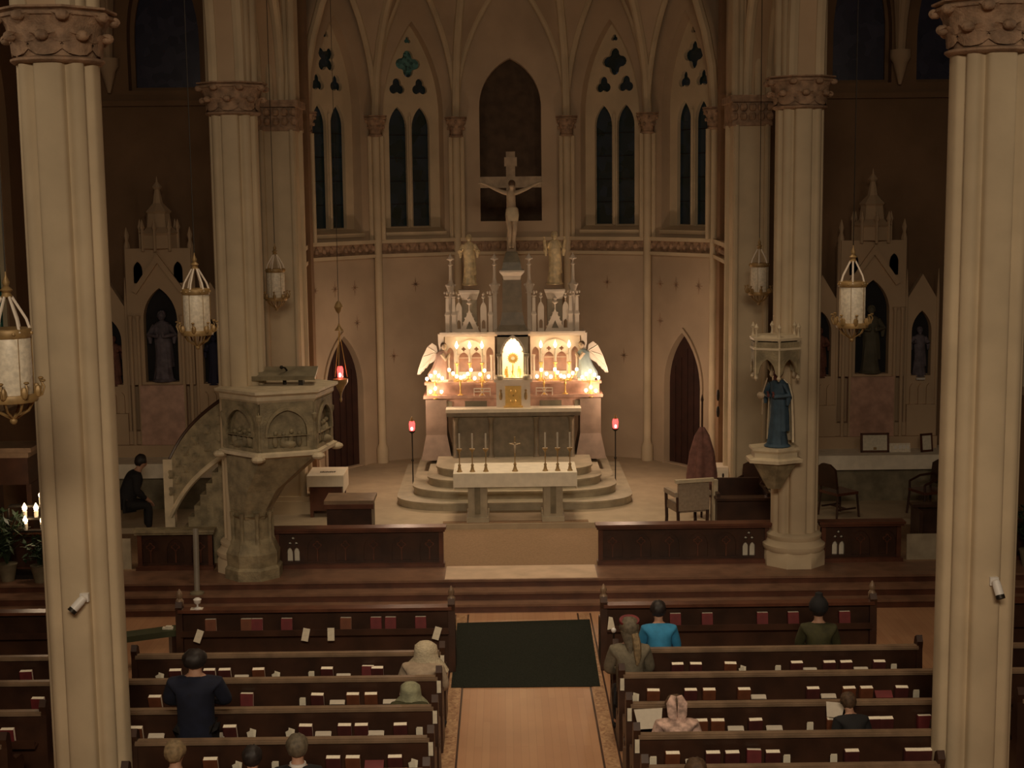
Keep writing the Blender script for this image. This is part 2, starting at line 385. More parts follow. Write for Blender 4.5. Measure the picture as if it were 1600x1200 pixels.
# --- apse vault: wall ribs, ribs to the keystone and the webs between
KEY = Vector((-.03, 28.6, 13.0))
def ribcurve(p, z0, n=12):
    P = Vector((p[0], p[1], z0)); out = []
    for k in range(n+1):
        t = k/n; e = 1-(1-t)**1.0
        q = P.lerp(KEY, t**1.7); q.z = z0+(KEY.z-z0)*sin(t*pi/2)**.9
        out.append(q)
    return out
web = MB(); ribs = MB()
capz = 7.98
RC = [ribcurve((v[0]*.97, v[1]-.1), capz) for v in V[1:7]]
for c in RC: ribs.tube(c, .095, 8)
for i in range(1, 6):
    a = Vector((V[i][0]*.97, V[i][1]-.1, capz)); c = Vector((V[i+1][0]*.97, V[i+1][1]-.1, capz)); L = (c-a).length
    top = 3.0 if i in (1, 5) else 3.1
    pts = arch(L/2, L, 0, 0, top, 12)[1:-1][::-1]
    W3 = [a+(c-a).normalized()*u+Vector((0, 0, v)) for u, v in pts]
    ribs.tube(W3, .07, 8)
    n = 12; h1 = W3[:n+1]; h2 = W3[n:][::-1]
    for half, rib in ((h1, RC[i-1]), (h2, RC[i])):
        rows = []
        for k in range(n+1):
            kk = min(k, len(half)-1); rows.append([half[kk].lerp(rib[k], j/6) for j in range(7)])
        web.loft(rows, cap=False, close=False)
    apex = W3[len(W3)//2]
    rid = [apex.lerp(KEY, k/6) for k in range(7)]
struct(web.build('ceiling', 'apse_paint', None, True)); 
struct(ribs.build('trim_40', 'stone', None, True), 'moulded vault ribs spreading from the apse capitals')

# --- chancel arch piers and nave columns
def section(R, g=.13, w=.16, lobes=(28, 62), bul=.04):
    def fn(a, z=0):
        k = 1.0
        d = math.degrees(a) % 90
        for q in lobes:
            x = radians(d-q); k -= g*math.exp(-(x/w)**2)
        k += bul*math.exp(-(radians(min(abs(d-45), 99))/.16)**2)
        return k
    return fn
sec = section(1, .17, .10, (28, 62), .03)
def column(name, label, x, y, base_z, R=.385, group=None):
    t = thing(name, label, 'column', (x, y, base_z), 0, group)
    z = lambda q: q-base_z
    MB().lathe(0, 0, [(R, z(base_z)+.3), (R, z(7.55))], 144, fn=sec).build('shaft', 'stone', t, True)
    b = MB().lathe(0, 0, [(R*1.35, 0), (R*1.35, .22), (R*1.28, .26)], 8, ph=pi/8)
    b.lathe(0, 0, [(R*1.28, .24), (R*1.34, .28), (R*1.34, .33), (R*1.2, .37), (R*1.14, .42), (R*1.18, .46), (R*1.18, .49), (R*1.02, .54)], 40)
    b.build('base', 'stone', t, True)
    b = MB(); capital(b, 0, 0, z(7.55), z(8.03), R*.98, R*1.38, 40); leafy(b, 0, 0, z(7.6), z(7.99), R*1.0, R*1.24, 8, rows=2)
    b.build('capital', 'foliage', t, True)
    u = MB().lathe(0, 0, [(R*1.08, z(8.02)), (R*1.08, z(13.6))], 144, fn=section(1, .2, .12, (22, 68), .1)); u.build('upper_shaft', 'stone', t, True)
    return t
col_nl = column('fluted_column', 'nearest tall fluted column on the pulpit side, white security camera halfway up', -4.37, 13.87, 0, .375)
col_nr = column('fluted_column', 'nearest tall fluted column on the statue side, white security camera halfway up', 4.37, 13.87, 0, .375)
col_ml = column('fluted_column', 'fluted stone column rising behind the carved pulpit', -4.37, 22.74, SZ, .37)
col_mr = column('fluted_column', 'fluted stone column carrying the canopied blue-robed statue', 4.37, 22.74, SZ, .37)
for s in (-1, 1):
    cx = -4.27 if s < 0 else 4.25
    t = struct(thing('trim_%d' % (48 if s < 0 else 49), 'broad square chancel arch pier on the %s side' % ('pulpit' if s < 0 else 'statue'), None, (cx, 26.75, AZ)))
    b = MB().box(-.33, .33, -.38, .6, .3, 7.0)
    for q in (-.27, .27): b.lathe(q, -.38, [(.05, .3), (.05, 7.0)], 10)
    b.lathe(.33*-s, .1, [(.075, .3), (.075, 7.0)], 12)
    b.build('shaft', 'stone', t, False)
    MB().box(-.45, .45, -.48, .65, 0, .24).box(-.41, .41, -.44, .65, .24, .32).build('base', 'stone', t)
    b = MB().box(-.36, .36, -.42, .6, 6.98, 7.05).box(-.35, .35, -.4, .6, 7.05, 7.4).box(-.4, .4, -.5, .6, 7.4, 7.52)
    for k in range(5):
        for q in range(2): b.ell((-.32+k*.16, -.42-.03*q, 7.15+.16*q), .07, .06, .08, n=5)
    b.build('capital', 'foliage', t)
    b = MB().box(-.3, .3, -.34, .6, 7.5, 13.2)
    for q in (-.3, -.1, .1, .3): b.lathe(q, -.36, [(.07, 7.5), (.07, 13.2)], 10)
    b.build('upper_shaft', 'stone', t)

# nave arcade walls with pointed arches, their mouldings, aisle and end walls
def yz(x0, s): return lambda u, v, w: (x0+s*w, u, v)
for s, nm in ((-1, 'left'), (1, 'right')):
    pts = [(3, 14.2), (3, 8.03)]
    mould = MB()
    for (y0, y1) in ((4.9, 13.45), (14.3, 22.3), (23.18, 26.4)):
        a = arch((y0+y1)/2, y1-y0, 8.02, 8.03, 8.03+(y1-y0)*.72, 16)[1:-1][::-1]
        pts += a
        for dx in (-.2, .2):
            mould.tube([(s*4.37+dx, u+(.04 if u > (y0+y1)/2 else -.04), v) for u, v in a], .09, 8)
    pts += [(26.7, 8.03), (26.7, 14.2)]
    struct(MB().plate(pts, [], .5, yz(s*4.12, s)).build('wall_%s' % nm, 'plaster'))
    struct(mould.build('trim_%d' % (42 if s < 0 else 43), 'stone', None, True), 'arch mouldings of the %s arcade' % nm)
    # end wall of the side chapel
    L, f = onwall(*(((-9.2, 28.5), (-4.0, 28.5)) if s < 0 else ((4.0, 28.5), (9.2, 28.5))))
    hol = [arch(2.5, 1.42, 8.35, 9.3, 11.4, 8)] if s < 0 else [arch(2.72, 1.15, 8.35, 9.2, 11.3, 8), arch(4.25, .95, 8.35, 9.2, 11.0, 8)]
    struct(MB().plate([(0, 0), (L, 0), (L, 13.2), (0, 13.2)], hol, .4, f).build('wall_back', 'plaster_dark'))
    for k, h in enumerate(hol):
        x0, x1 = h[0][0], h[-1][0]; x0, x1 = min(x0, x1), max(x0, x1)
        wn += 1
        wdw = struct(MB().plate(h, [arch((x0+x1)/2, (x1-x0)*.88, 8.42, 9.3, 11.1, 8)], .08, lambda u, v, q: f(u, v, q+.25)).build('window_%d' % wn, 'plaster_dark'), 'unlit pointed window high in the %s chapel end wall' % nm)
        MB().add([f(u, v, .35) for u, v in ((x0-.1, 8.3), (x1+.1, 8.3), (x1+.1, 11.5), (x0-.1, 11.5))], [(0, 1, 2, 3)]).build('pane', 'glass_night', wdw)
    b = MB().plate([(0, 8.05), (L, 8.05), (L, 8.15), (0, 8.15)], [], .13, lambda u, v, q: f(u, v, q-.12))
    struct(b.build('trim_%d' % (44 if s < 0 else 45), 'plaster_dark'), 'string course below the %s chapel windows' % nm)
    rb = MB(); cx = -7.75 if s < 0 else 7.42
    for dx, dy in ((-.7, 0), (.75, 0), (-.45, -1.6), (.5, -1.6), (0, -2)):
        rb.tube([(cx+dx*(k/8)**1.6, 28.35+dy*(k/8)**1.5, 8.9+3.2*sin(k/8*pi/2)) for k in range(9)], .09, 8)
    rb.lathe(cx, 28.35, [(.03, 8.3), (.14, 8.7), (.2, 8.8), (.2, 8.95)], 10)
    struct(rb.build('trim_%d' % (46 if s < 0 else 47), 'plaster', None, True), 'vault ribs springing from a corbel on the %s chapel wall' % nm)
    # outer aisle wall with a tall window
    hole = arch(25.2, 1.6, 2.6, 7.6, 9.6, 8)
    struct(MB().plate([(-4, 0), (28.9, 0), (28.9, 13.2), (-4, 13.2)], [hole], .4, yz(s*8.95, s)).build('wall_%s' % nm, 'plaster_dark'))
    wn += 1
    wdw = struct(MB().plate(hole, [arch(24.8, .6, 2.75, 7.6, 8.3, 6), arch(25.6, .6, 2.75, 7.6, 8.3, 6), foil(25.2, 8.7, .26, 4)], .08, yz(s*9.1, s)).build('window_%d' % wn, 'stone'), 'stained glass window in the %s aisle wall' % nm)
    MB().add([(s*9.2, u, v) for u, v in ((24.3, 2.5), (26.1, 2.5), (26.1, 9.7), (24.3, 9.7))], [(0, 1, 2, 3)]).build('pane', 'glass_lit', wdw)
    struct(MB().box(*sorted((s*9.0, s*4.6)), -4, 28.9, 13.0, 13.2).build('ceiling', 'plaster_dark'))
struct(MB().box(-4.7, 4.7, -4, 26.8, 14.0, 14.2).build('ceiling', 'plaster'))
struct(MB().box(-9.2, 9.2, -4.2, -4, 0, 14).build('wall_rear', 'plaster'))

# ================================================================== PEWS
def ordw(n): return ['first', 'second', 'third', 'fourth', 'fifth', 'sixth', 'seventh', 'eighth', 'ninth', 'tenth', 'eleventh'][n]
def pew_end(b, x, w=.07, y0=-.02, h=.98):
    # profile of a pew end in (y, z); y runs from the back of the pew forward
    P = [(y0-.05, 0), (y0-.05, .5), (y0-.03, h-.12), (y0-.05, h-.03), (y0, h+.04), (y0+.07, h), (y0+.1, h-.1), (y0+.12, .72), (y0+.2, .66), (y0+.38, .64), (y0+.44, .58), (y0+.42, .48), (y0+.4, .3), (y0+.46, 0)]
    b.plate(P, [foil(y0+.2, .4, .09, 4, k=16)], w, lambda u, v, q: (x+q, u, v))
def make_pew(name, label, x0, x1, y, cards=None, group=None):  # cards picks the end that carries the painted highlight strip
    t = thing(name, label, 'pew', (0, y, 0), 0, group)
    MB().box(x0+.05, x1-.05, -.045, .0, .12, .86).build('back_panel', 'wood', t)
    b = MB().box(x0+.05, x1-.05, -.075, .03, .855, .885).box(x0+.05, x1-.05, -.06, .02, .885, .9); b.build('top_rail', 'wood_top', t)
    MB().box(x0+.05, x1-.05, .0, .40, .41, .445).build('seat', 'wood', t)
    b = MB().box(x0+.1, x1-.1, -.17, -.045, .53, .55).box(x0+.1, x1-.1, -.17, -.155, .55, .62); b.build('book_rack', 'wood', t)
    MB().box(x0+.15, x1-.15, -.34, -.18, .16, .23).box(x0+.3, x0+.36, -.3, -.22, 0, .16).box(x1-.36, x1-.3, -.3, -.22, 0, .16).build('kneeler', 'wood', t)
    for k, xx in enumerate((x0, x1-.07)):
        b = MB(); pew_end(b, xx); e = b.build('pew_end', 'wood', t)
        if cards and k == cards-1:
            MB().box(xx+.012, xx+.058, -.085, -.075, .72, .86).build('lit_end_strip', 'paper', e)['label'] = 'pale strip standing for the lit pew-end top'  # painted highlight on the carved top of the pew end, not a card
    return t
ROWS = [16.80, 15.89, 14.93, 14.04, 13.20, 12.36]
XL0 = [-4.72, -5.0, -5.1, -5.1, -5.1, -5.1]
for k, y in enumerate(ROWS[:5]):
    xl = [-4.72, -3.98, -3.98, -3.98, -3.98][k] if False else [-4.72, -4.95, -4.8, -4.03, -3.9][k]
    make_pew('pew', 'long dark pew on the pulpit side, %s row behind the front partition' % ordw(k), xl, -.98, y, 2)
    xr = [4.72, 4.85, 4.8, 4.1, 3.9][k]
    make_pew('pew', 'long dark pew on the statue side, %s row behind the front partition' % ordw(k), 1.02, xr, y, 1)
for k, y in enumerate(ROWS[:3]):
    make_pew('pew', 'side aisle pew beyond the near pulpit-side column, %s row' % ordw(k), -8.6, -5.15 if k else -5.3, y)
    make_pew('pew', 'side aisle pew beyond the near statue-side column, %s row' % ordw(k), 5.2, 8.6, y)
make_pew('pew', 'rearmost side aisle pew beyond the near pulpit-side column', -8.6, -5.25, 14.0)
make_pew('pew', 'rearmost side aisle pew beyond the near statue-side column', 5.2, 8.6, 14.0)

def front_panel(label, x0, x1, y=18.7):
    t = thing('pew_partition', label, 'pew partition', (0, y, 0))
    MB().box(x0+.04, x1-.04, 0, .05, .05, .86).build('panel', 'wood', t)
    MB().box(x0+.04, x1-.04, -.1, .08, .86, .9).build('top_rail', 'wood_red', t)
    MB().box(x0+.08, x1-.08, -.14, -.02, .55, .57).box(x0+.08, x1-.08, -.14, -.125, .57, .63).build('book_rack', 'wood', t)
    b = MB()
    n = int((x1-x0)/.45)
    for k in range(n+1): b.box(x0+.06+k*(x1-x0-.16)/n, x0+.1+k*(x1-x0-.16)/n, .05, .07, .05, .86)
    b.build('stile', 'wood', t)
    for xx in (x0, x1-.09):
        b = MB(); pew_end(b, xx, .09, h=.96)
        e = b.build('post', 'wood', t)
        MB().lathe(xx+.045, .03, [(.05, .93), (.055, 1.0), (.03, 1.03), (.045, 1.08), (.03, 1.12), (.005, 1.16)], 8).build('finial', 'wood_top', e, True)
    return t
front_panel('panelled dark front partition before the first pew, pulpit side', -4.62, -.93)
front_panel('panelled dark front partition before the first pew, statue side', 1.0, 4.66)
front_panel('panelled partition before the side aisle pews, pulpit side', -8.6, -5.9)
front_panel('panelled partition before the side aisle pews, statue side', 5.9, 8.6)
# kneelers / seats of the first pews
t = thing('bench', 'long dark green kneeling bench standing skewed beside the pulpit-side pew partition', 'bench', (-5.25, 18.95, 0), .42)
MB().box(-.62, .62, -.13, .13, .42, .5).build('top', 'green', t)
for xx in (-.5, .5): MB().box(xx-.03, xx+.03, -.11, .11, 0, .42).build('leg', 'wood', t)
tag(MB().box(-.07, .07, -.03, .03, 0, .025).box(-.03, .05, -.03, .03, .025, .04).build('folded_paper', 'paper', None, False, (-4.84, 19.12, .5)), 'crumpled pale paper lying on the end of the green bench', 'paper')

# ------------------------------------------------ hymnals and leaflets
def px_to_x(px, Y, z):
    d = fwd+R_*((px-800)/FPX); k = Y/d.y
    for _ in range(3):
        P = Vector((CAMX, 0, CAMZ)); fy = (U_.dot(Vector((0, 0, 0))))
        break
    # solve for x on the line (x, Y, z) that projects to px
    lo, hi = -9.0, 9.0
    for _ in range(40):
        m = (lo+hi)/2; q = Vector((m, Y, z))-Vector((CAMX, 0, CAMZ))
        if 800+FPX*q.dot(R_)/q.dot(fwd) < px: lo = m
        else: hi = m
    return round((lo+hi)/2, 2)
def book_proto(cover):
    t = thing('hymnal', 'x', 'book', (0, 0, 0))
    MB().box(-.072, .072, -.03, -.025, 0, .2).box(-.072, .072, .025, .03, 0, .2).box(-.074, -.069, -.03, .03, 0, .2).build('cover', cover, t)
    MB().box(-.068, .068, -.025, .025, .003, .203).build('pages', 'pages', t)
    return t
proto = {}
def put_book(x, y, z, tilt, cover, label, group):
    if cover not in proto: t = proto[cover] = book_proto(cover)
    else: t = copy_tree(proto[cover])
    t.location = (x, y, z); t.rotation_euler = (tilt, random.uniform(-.02, .02), random.uniform(-.05, .05))
    t['label'] = label; t['group'] = group
    return t
def side_word(s): return 'pulpit side' if s < 0 else 'statue side'
BOOKS = {(-1, 0): [275, 328, 352, 405, 511, 574, 590], (-1, 1): [243, 385, 496, 552, 579, 635], (-1, 2): [213, 361, 478, 539, 566, 625], (-1, 3): [330, 520, 552, 617],
         (1, 0): [1058, 1087, 1140, 1244, 1295, 1322, 1373], (1, 1): [1020, 1078, 1107, 1161, 1270, 1326, 1353, 1408], (1, 2): [1032, 1095, 1122, 1181, 1302, 1364, 1385, 1445], (1, 3): [1050, 1114, 1144, 1178, 1208, 1330, 1424, 1444]}
LEAF = {(-1, 0): [(250, 0), (432, 0), (487, 1), (537, 2), (377, 2)], (-1, 1): [(473, 1), (527, 2), (610, 2)], (-1, 2): [(243, 2), (338, 2), (587, 2), (505, 2), (393, 0), (453, 0), (655, 1)], (-1, 3): [(371, 0), (431, 1), (646, 0), (585, 3)],
        (1, 0): [(1160, 0), (1216, 1), (1397, 1), (1345, 2), (1265, 2)], (1, 1): [(993, 0), (1186, 2), (1295, 2), (1380, 3), (1432, 1)], (1, 2): [(1210, 2), (1266, 1), (1150, 2)], (1, 3): [(1020, 1), (1230, 1), (1302, 1), (1085, 2)]}
dim_red = {(-1, 0): [574], (-1, 1): [385], (1, 2): [1445], (1, 3): [1178]}
for (s, k), pxs in BOOKS.items():
    Y = ROWS[k]-.115; G = sorted(pxs, reverse=(s < 0))
    for j, px in enumerate(G):
        x = px_to_x(px, Y, .75)
        dim = px in dim_red.get((s, k), [])
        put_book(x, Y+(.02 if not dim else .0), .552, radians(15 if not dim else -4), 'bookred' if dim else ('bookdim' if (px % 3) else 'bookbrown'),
                 '%s hymnal %s, %s, %s pew row, %s from aisle' % ('red' if px % 3 else 'brown', 'showing its cover' if dim else 'with pale page edges up', side_word(s), ordw(k), ordw(j)), 'hymnals in the pew racks')
FB = {-1: [330, 385, 402, 448, 540, 588, 610, 657], 1: [1056, 1105, 1192, 1240, 1320]}
for s, pxs in FB.items():
    for j, px in enumerate(sorted(pxs, reverse=(s < 0))):
        Y = 18.7-.085; br = px in (540, 330, 385)
        put_book(px_to_x(px, Y, .72), Y, .574, radians(-6), 'bookbrown' if br else 'bookred', '%s hymnal on the front pew partition, %s, %s from aisle' % ('brown' if br else 'red', side_word(s), ordw(j)), 'hymnals on the front partitions')
def leaflet(kind, x, y, z, label, group, rz=0):
    b = MB()
    if kind == 0: b.add([(-.035, 0, 0), (.035, 0, 0), (.045, .03, .13), (-.02, .035, .15)], [(0, 1, 2, 3)]); b.add([(-.03, -.008, 0), (.03, -.008, 0), (.01, -.01, .15), (-.05, -.01, .12)], [(0, 1, 2, 3)]); m = 'paper'
    elif kind == 1: b.box(-.035, .035, -.002, .002, 0, .14); b.box(-.028, .034, .004, .007, 0, .15); m = 'paper'
    elif kind == 2: b.box(-.085, .085, -.03, .03, 0, .004).box(-.08, .075, -.028, .03, .004, .01); m = 'paper_w'
    else: b.box(-.095, .095, -.05, .05, 0, .03); m = 'bookred'
    o = b.build(['leaflet', 'leaflet', 'booklet', 'missalette'][kind], m, None, False, (x, y, z)); o.rotation_euler = (0, 0, rz)
    if kind in (2, 3): o.rotation_euler = (radians(35), 0, rz)
    return tag(o, label, ['leaflet', 'leaflet', 'booklet', 'book'][kind], group)
for (s, k), lst in LEAF.items():
    Y = ROWS[k]-.13
    for j, (px, kd) in enumerate(sorted(lst, reverse=(s < 0))):
        z = .552 if kd < 2 else .64
        leaflet(kd, px_to_x(px, Y, z+.08), Y, z, '%s, %s, %s pew row, %s from aisle' % (['crumpled pale leaflet in the rack', 'upright pale leaflet in the rack', 'flat white booklet on the rack', 'flat red booklet on the rack'][kd], side_word(s), ordw(k), ordw(j)), 'papers in the pew racks')
for j, (px, rz) in enumerate(((680, .3), (517, 0), (475, .2), (307, .35))):
    Y = 18.7-.17; x = px_to_x(px, Y, .55)
    o = MB().box(-.045, .045, 0, .003, 0, .17).build('leaflet', 'paper', None, False, (x, Y, .49)); o.rotation_euler = (-.1, rz, 0)
    tag(o, 'pale leaflet hanging under the pulpit-side front partition rack, %s from aisle' % ordw(j), 'leaflet', 'leaflets on the pulpit-side front partition')
o = MB().add([(-.05, 0, 0), (.05, 0, .02), (.02, .01, .16), (-.03, .02, .17)], [(0, 1, 2, 3)]).add([(-.05, .02, 0), (.05, .02, .02), (.02, .03, .16), (-.03, .03, .17)], [(0, 1, 2, 3)]).build('leaflet', 'paper', None, False, (1.13, 18.5, .6))
tag(o, 'crumpled pale leaflet in the front rack beside the grey-coated person', 'leaflet')
for x, (px, Y) in enumerate(((40, 16.7), (58, 15.75), (10, 14.8))):
    put_book(px_to_x(px, Y-.05, .8), Y, .552, radians(8), 'bookred', 'red hymnal in a side aisle pew rack, pulpit side, %s row' % ordw(x), 'hymnals in the side pew racks')

# rug
r = MB().add([(-.97, 18.02, .012), (.95, 18.0, .012), (.99, 20.95, .012), (-.98, 20.85, .012), (-.97, 18.02, 0), (.95, 18.0, 0), (.99, 20.95, 0), (-.98, 20.85, 0)], [(0, 1, 2, 3), (4, 5, 6, 7), (0, 1, 5, 4), (1, 2, 6, 5), (2, 3, 7, 6), (3, 0, 4, 7)])
tag(r.build('rug', 'rug'), 'large dark green rug across the centre aisle before the steps', 'rug')
# floor of the gate opening: pale stone sill and runner
tag(MB().box(-1.2, 1.17, 21.93, 22.72, SZ, SZ+.006).build('sill_slab', 'sill'), 'pale polished slab on the top step between the altar rails', 'slab')
# ================================================================== ALTAR RAILS
def rail(label, x0, x1, y=22.78, z=SZ, cut=None, top='wood_top', h=.64):
    t = thing('altar_rail', label, 'altar rail', (0, y, z))
    L = x1-x0; n = max(2, round(L/.47)); w = L/n; holes = []
    blind = []
    for k in range(n):
        cx = x0+(k+.5)*w
        cutting = cut is not None and abs(cx-cut) < w/2
        cc = cut if cutting else cx
        H = []
        for s in (-1, 1): H.append([(cc+s*.055+dx, zz) for dx, zz in ((-.045, .1), (.045, .1), (.045, .26), (.03, .31), (0, .34), (-.03, .31), (-.045, .26))])
        for (dx, dz) in ((-.05, .40), (.05, .40), (0, .48)): H.append(foil(cc+dx, dz, .033, 3, pi/2, k=14))
        (holes if cutting else blind).extend(H if cutting else [arch(cx, w*.7, .1, .3, .5, 6)])
    MB().plate([(x0, .06), (x1, .06), (x1, h-.06), (x0, h-.06)], holes+blind, .03, XZ(0)).build('tracery_panel', 'wood', t)
    MB().plate([(x0, .06), (x1, .06), (x1, h-.06), (x0, h-.06)], holes, .03, XZ(.03)).build('back_panel', 'wood', t)
    for q in blind:
        b = MB(); xs = [p[0] for p in q]; cx = (min(xs)+max(xs))/2
        b.add([], []); b.plate(foil(cx, .36, .075, 4), [foil(cx, .36, .05, 4)], .02, XZ(.01)); b.box(cx-.01, cx+.01, .012, .03, .1, .29); b.build('tracery', 'wood_red', t)
    MB().box(x0-.03, x1+.03, -.09, .1, h-.06, h-.02).box(x0-.05, x1+.05, -.12, .13, h-.02, h+.02).build('top_rail', ['wood_red' if top != 'stone' else 'pulpit'][0], t)
    MB().box(x0-.02, x1+.02, -.1, .1, 0, .06).build('plinth', 'wood_red', t)
    for xx in (x0, x1-.07): MB().box(xx, xx+.07, -.03, .07, .06, h-.06).build('post', 'wood_red', t)
    if cut is not None:
        MB().add([(cut-.16, .09, .05), (cut+.16, .09, .05), (cut+.16, .09, .55), (cut-.16, .09, .55)], [(0, 1, 2, 3)]).build('pale_backing', 'cloth', t)['label'] = 'pale panel glimpsed through the pierced cross tracery'
    return t
rail('dark carved altar rail with a pierced cross, between the pulpit and the centre opening', -3.95, -1.25, cut=-3.66)
rail('dark carved altar rail with a pierced cross, between the centre opening and the statue column', 1.24, 3.98, cut=3.66)
rail('short dark carved altar rail with a pierced cross, before the side chapel chairs', 4.82, 6.1, cut=5.1)
rail('dark carved altar rail at the sanctuary edge by the votive candles', -9.0, -7.55)
rail('dark carved altar rail beyond the near statue-side column', 7.6, 9.0)
rail('short altar rail under a stone ledge, below the pulpit stair', -6.15, -4.95, top='stone')
tag(MB().box(-.34, .34, 0, .03, 0, .42).box(-.32, .32, .03, .05, .05, .4).build('stone_gate_slab', 'marble_step', None, False, (6.55, 22.8, SZ)), 'pale stone slab closing the gap beside the dark kneeler', 'slab')
tag(MB().box(-.28, .28, 0, .03, 0, .5).box(-.26, .26, .03, .05, .05, .48).build('stone_gate_slab', 'marble_step', None, False, (-6.55, 22.8, SZ)), 'pale stone slab closing the gap beside the pulpit stair rail', 'slab')
M_['shaftgrey'] = mat('grey_metal_post', (.22, .19, .15), .5, var=.1)
# grey handrail post
t = thing('handrail_post', 'slanting grey metal handrail post before the pulpit stair rail', 'post', (-5.0, 21.74, .26))
MB().tube([(0, 0, 0), (-.05, .3, .95)], .045, 10).build('pole', 'shaftgrey', t, True)
MB().lathe(0, 0, [(.11, 0), (.11, .02), (.04, .05)], 16).build('foot', 'marble_green', t, True)
t = thing('holy_water_cup', 'small white cup standing on the pew partition rail', 'cup', (-4.33, 18.68, .9))
MB().lathe(0, 0, [(.05, 0), (.05, .015), (.012, .03), (.012, .06), (.045, .085), (.055, .13), (.03, .15), (0.005, .155)], 14).build('bowl', 'white', t, True)
MB().box(-.09, .07, -.04, .04, 0, .01).build('saucer', 'cloth', t)
t = thing('metal_ball_knob', 'small shining metal knob on a pew end by the grey-coated person', 'knob', (1.06, 17.15, .98))
MB().ell((0, 0, .03), .032).build('ball', 'white', t, True); MB().lathe(0, 0, [(.012, -.12), (.012, .01)], 8).build('stem', 'iron', t, True)

# ================================================================== CCTV cameras on the near columns
def cctv(label, loc, d):
    t = thing('security_camera', label, 'camera', loc)
    MB().box(-.04, .04, -.02, .03, -.04, .04).build('wall_plate', 'white', t)
    D = Vector(d).normalized(); p0 = Vector((0, -.07, 0)); q = D.to_track_quat('Z', 'Y').to_matrix().to_4x4()
    MB().tube([(0, 0, 0), p0], .016, 8).build('bracket', 'white', t, True)
    T = Matrix.Translation(p0) @ q
    MB().lathe(0, 0, [(.02, -.03), (.036, -.02), (.042, .02), (.042, .12)], 14, T=T).build('housing', 'white', t, True)
    MB().lathe(0, 0, [(.0435, .118), (.0435, .155), (.03, .15)], 14, T=T).build('lens_hood', 'iron', t, True)
    return t
cctv('white bullet security camera fixed to the near pulpit-side column', (-4.26, 13.48, 2.53), (-.55, -.35, -.6))
cctv('white bullet security camera fixed to the near statue-side column', (4.42, 13.48, 2.58), (.15, -.4, -.8))

# ================================================================== LANTERNS
def lantern(label, x, y, z):
    t = thing('hanging_lantern', label, 'lantern', (x, y, z))
    b = MB().lathe(0, 0, [(.15, -.3), (.16, -.28), (.16, .17), (.15, .19)], 12)
    g = b.build('glass_drum', 'opal', t, True)
    b = MB().lathe(0, 0, [(.165, .16), (.172, .17), (.172, .22), (.165, .23)], 12)
    for k in range(6): b.ell((.172*cos(k*pi/3), .172*sin(k*pi/3), .195), .014, n=5)
    for k in range(6): b.tube([(.162*cos(k*pi/3+.2), .162*sin(k*pi/3+.2), -.28), (.162*cos(k*pi/3+.2), .162*sin(k*pi/3+.2), .17)], .003, 4)
    b.build('upper_band', 'gilt', t, True)
    b = MB()
    for k in range(6):
        a = k*pi/3+.3; b.tube([(.16*cos(a), .16*sin(a), .2), (.13*cos(a), .13*sin(a), .3), (.035*cos(a), .035*sin(a), .47)], .011, 6)
    b.build('crown_strut', 'marble', t, True)
    b = MB().lathe(0, 0, [(.01, .45), (.045, .47), (.03, .5), (.05, .52), (.02, .55), (.03, .58), (.008, .63), (.006, .66)], 10)
    b.build('finial', 'gilt', t, True)
    b = MB().lathe(0, 0, [(.19, -.33), (.2, -.3), (.19, -.27)], 14)
    for k in range(8):
        a = k*pi/4
        b.ell((.2*cos(a), .2*sin(a), -.25), .03, .03, .05, n=5)
        b.tube([(.18*cos(a), .18*sin(a), -.3), (.12*cos(a), .12*sin(a), -.4), (.02*cos(a), .02*sin(a), -.46)], .009, 5)
        b.tube([(.19*cos(a), .19*sin(a), -.3), (.23*cos(a), .23*sin(a), -.28), (.25*cos(a), .25*sin(a), -.22), (.23*cos(a), .23*sin(a), -.18)], .008, 5)
        b.ell((.24*cos(a), .24*sin(a), -.17), .022, .022, .012, n=5)
    b.ell((0, 0, -.48), .03, n=6)
    b.build('filigree_base', 'gilt', t, True)
    MB().tube([(0, 0, .64), (0, 0, 12.9-z)], .006, 5).build('chain', 'iron', t, True)
    return t
lantern('large opal hanging lantern, nearest, beside the near pulpit-side column', -3.99, 11.0, 5.1)
lantern('unlit opal hanging lantern in the gap just before the pulpit', -3.94, 17.5, 4.98)
lantern('small distant unlit hanging lantern before the chancel pier above the pulpit', -4.2, 25.3, 4.83)
lantern('small distant unlit hanging lantern before the chancel pier beside the statue column', 4.22, 25.3, 4.83)
lantern('unlit opal hanging lantern in front of the side altar with framed cards', 3.98, 17.5, 4.98)

# ================================================================== PULPIT
t = thing('pulpit', 'large carved stone pulpit with arched relief panels, built around a fluted column', 'pulpit', (-3.80, 22.55, SZ))
PR = .90
PH = radians(19)
def octo(r, z, n=6): return [(r*cos(PH+2*pi*k/n), r*sin(PH+2*pi*k/n), z) for k in range(n)]
b = MB().loft([octo(PR*.9, 1.98), octo(PR*.9, 2.86)]); b.build('body', 'pulpit', t)
b = MB().loft([octo(PR*.94, 2.8), octo(PR*1.0, 2.86), octo(PR*1.0, 2.92), octo(PR*1.08, 2.96), octo(PR*1.08, 3.0)], cap=True); b.build('cornice', 'pulpit_light', t)
b = MB().loft([octo(PR*.9, 1.95), octo(PR*1.04, 1.99), octo(PR*1.04, 2.04), octo(PR*.93, 2.08)])
for k in range(6):
    a = PH+k*pi/3; b.ell((PR*1.02*cos(a), PR*1.02*sin(a), 1.97), .11, .11, .06, n=6)
b.build('base_moulding', 'pulpit_light', t)
rl = MB(); ar = MB()
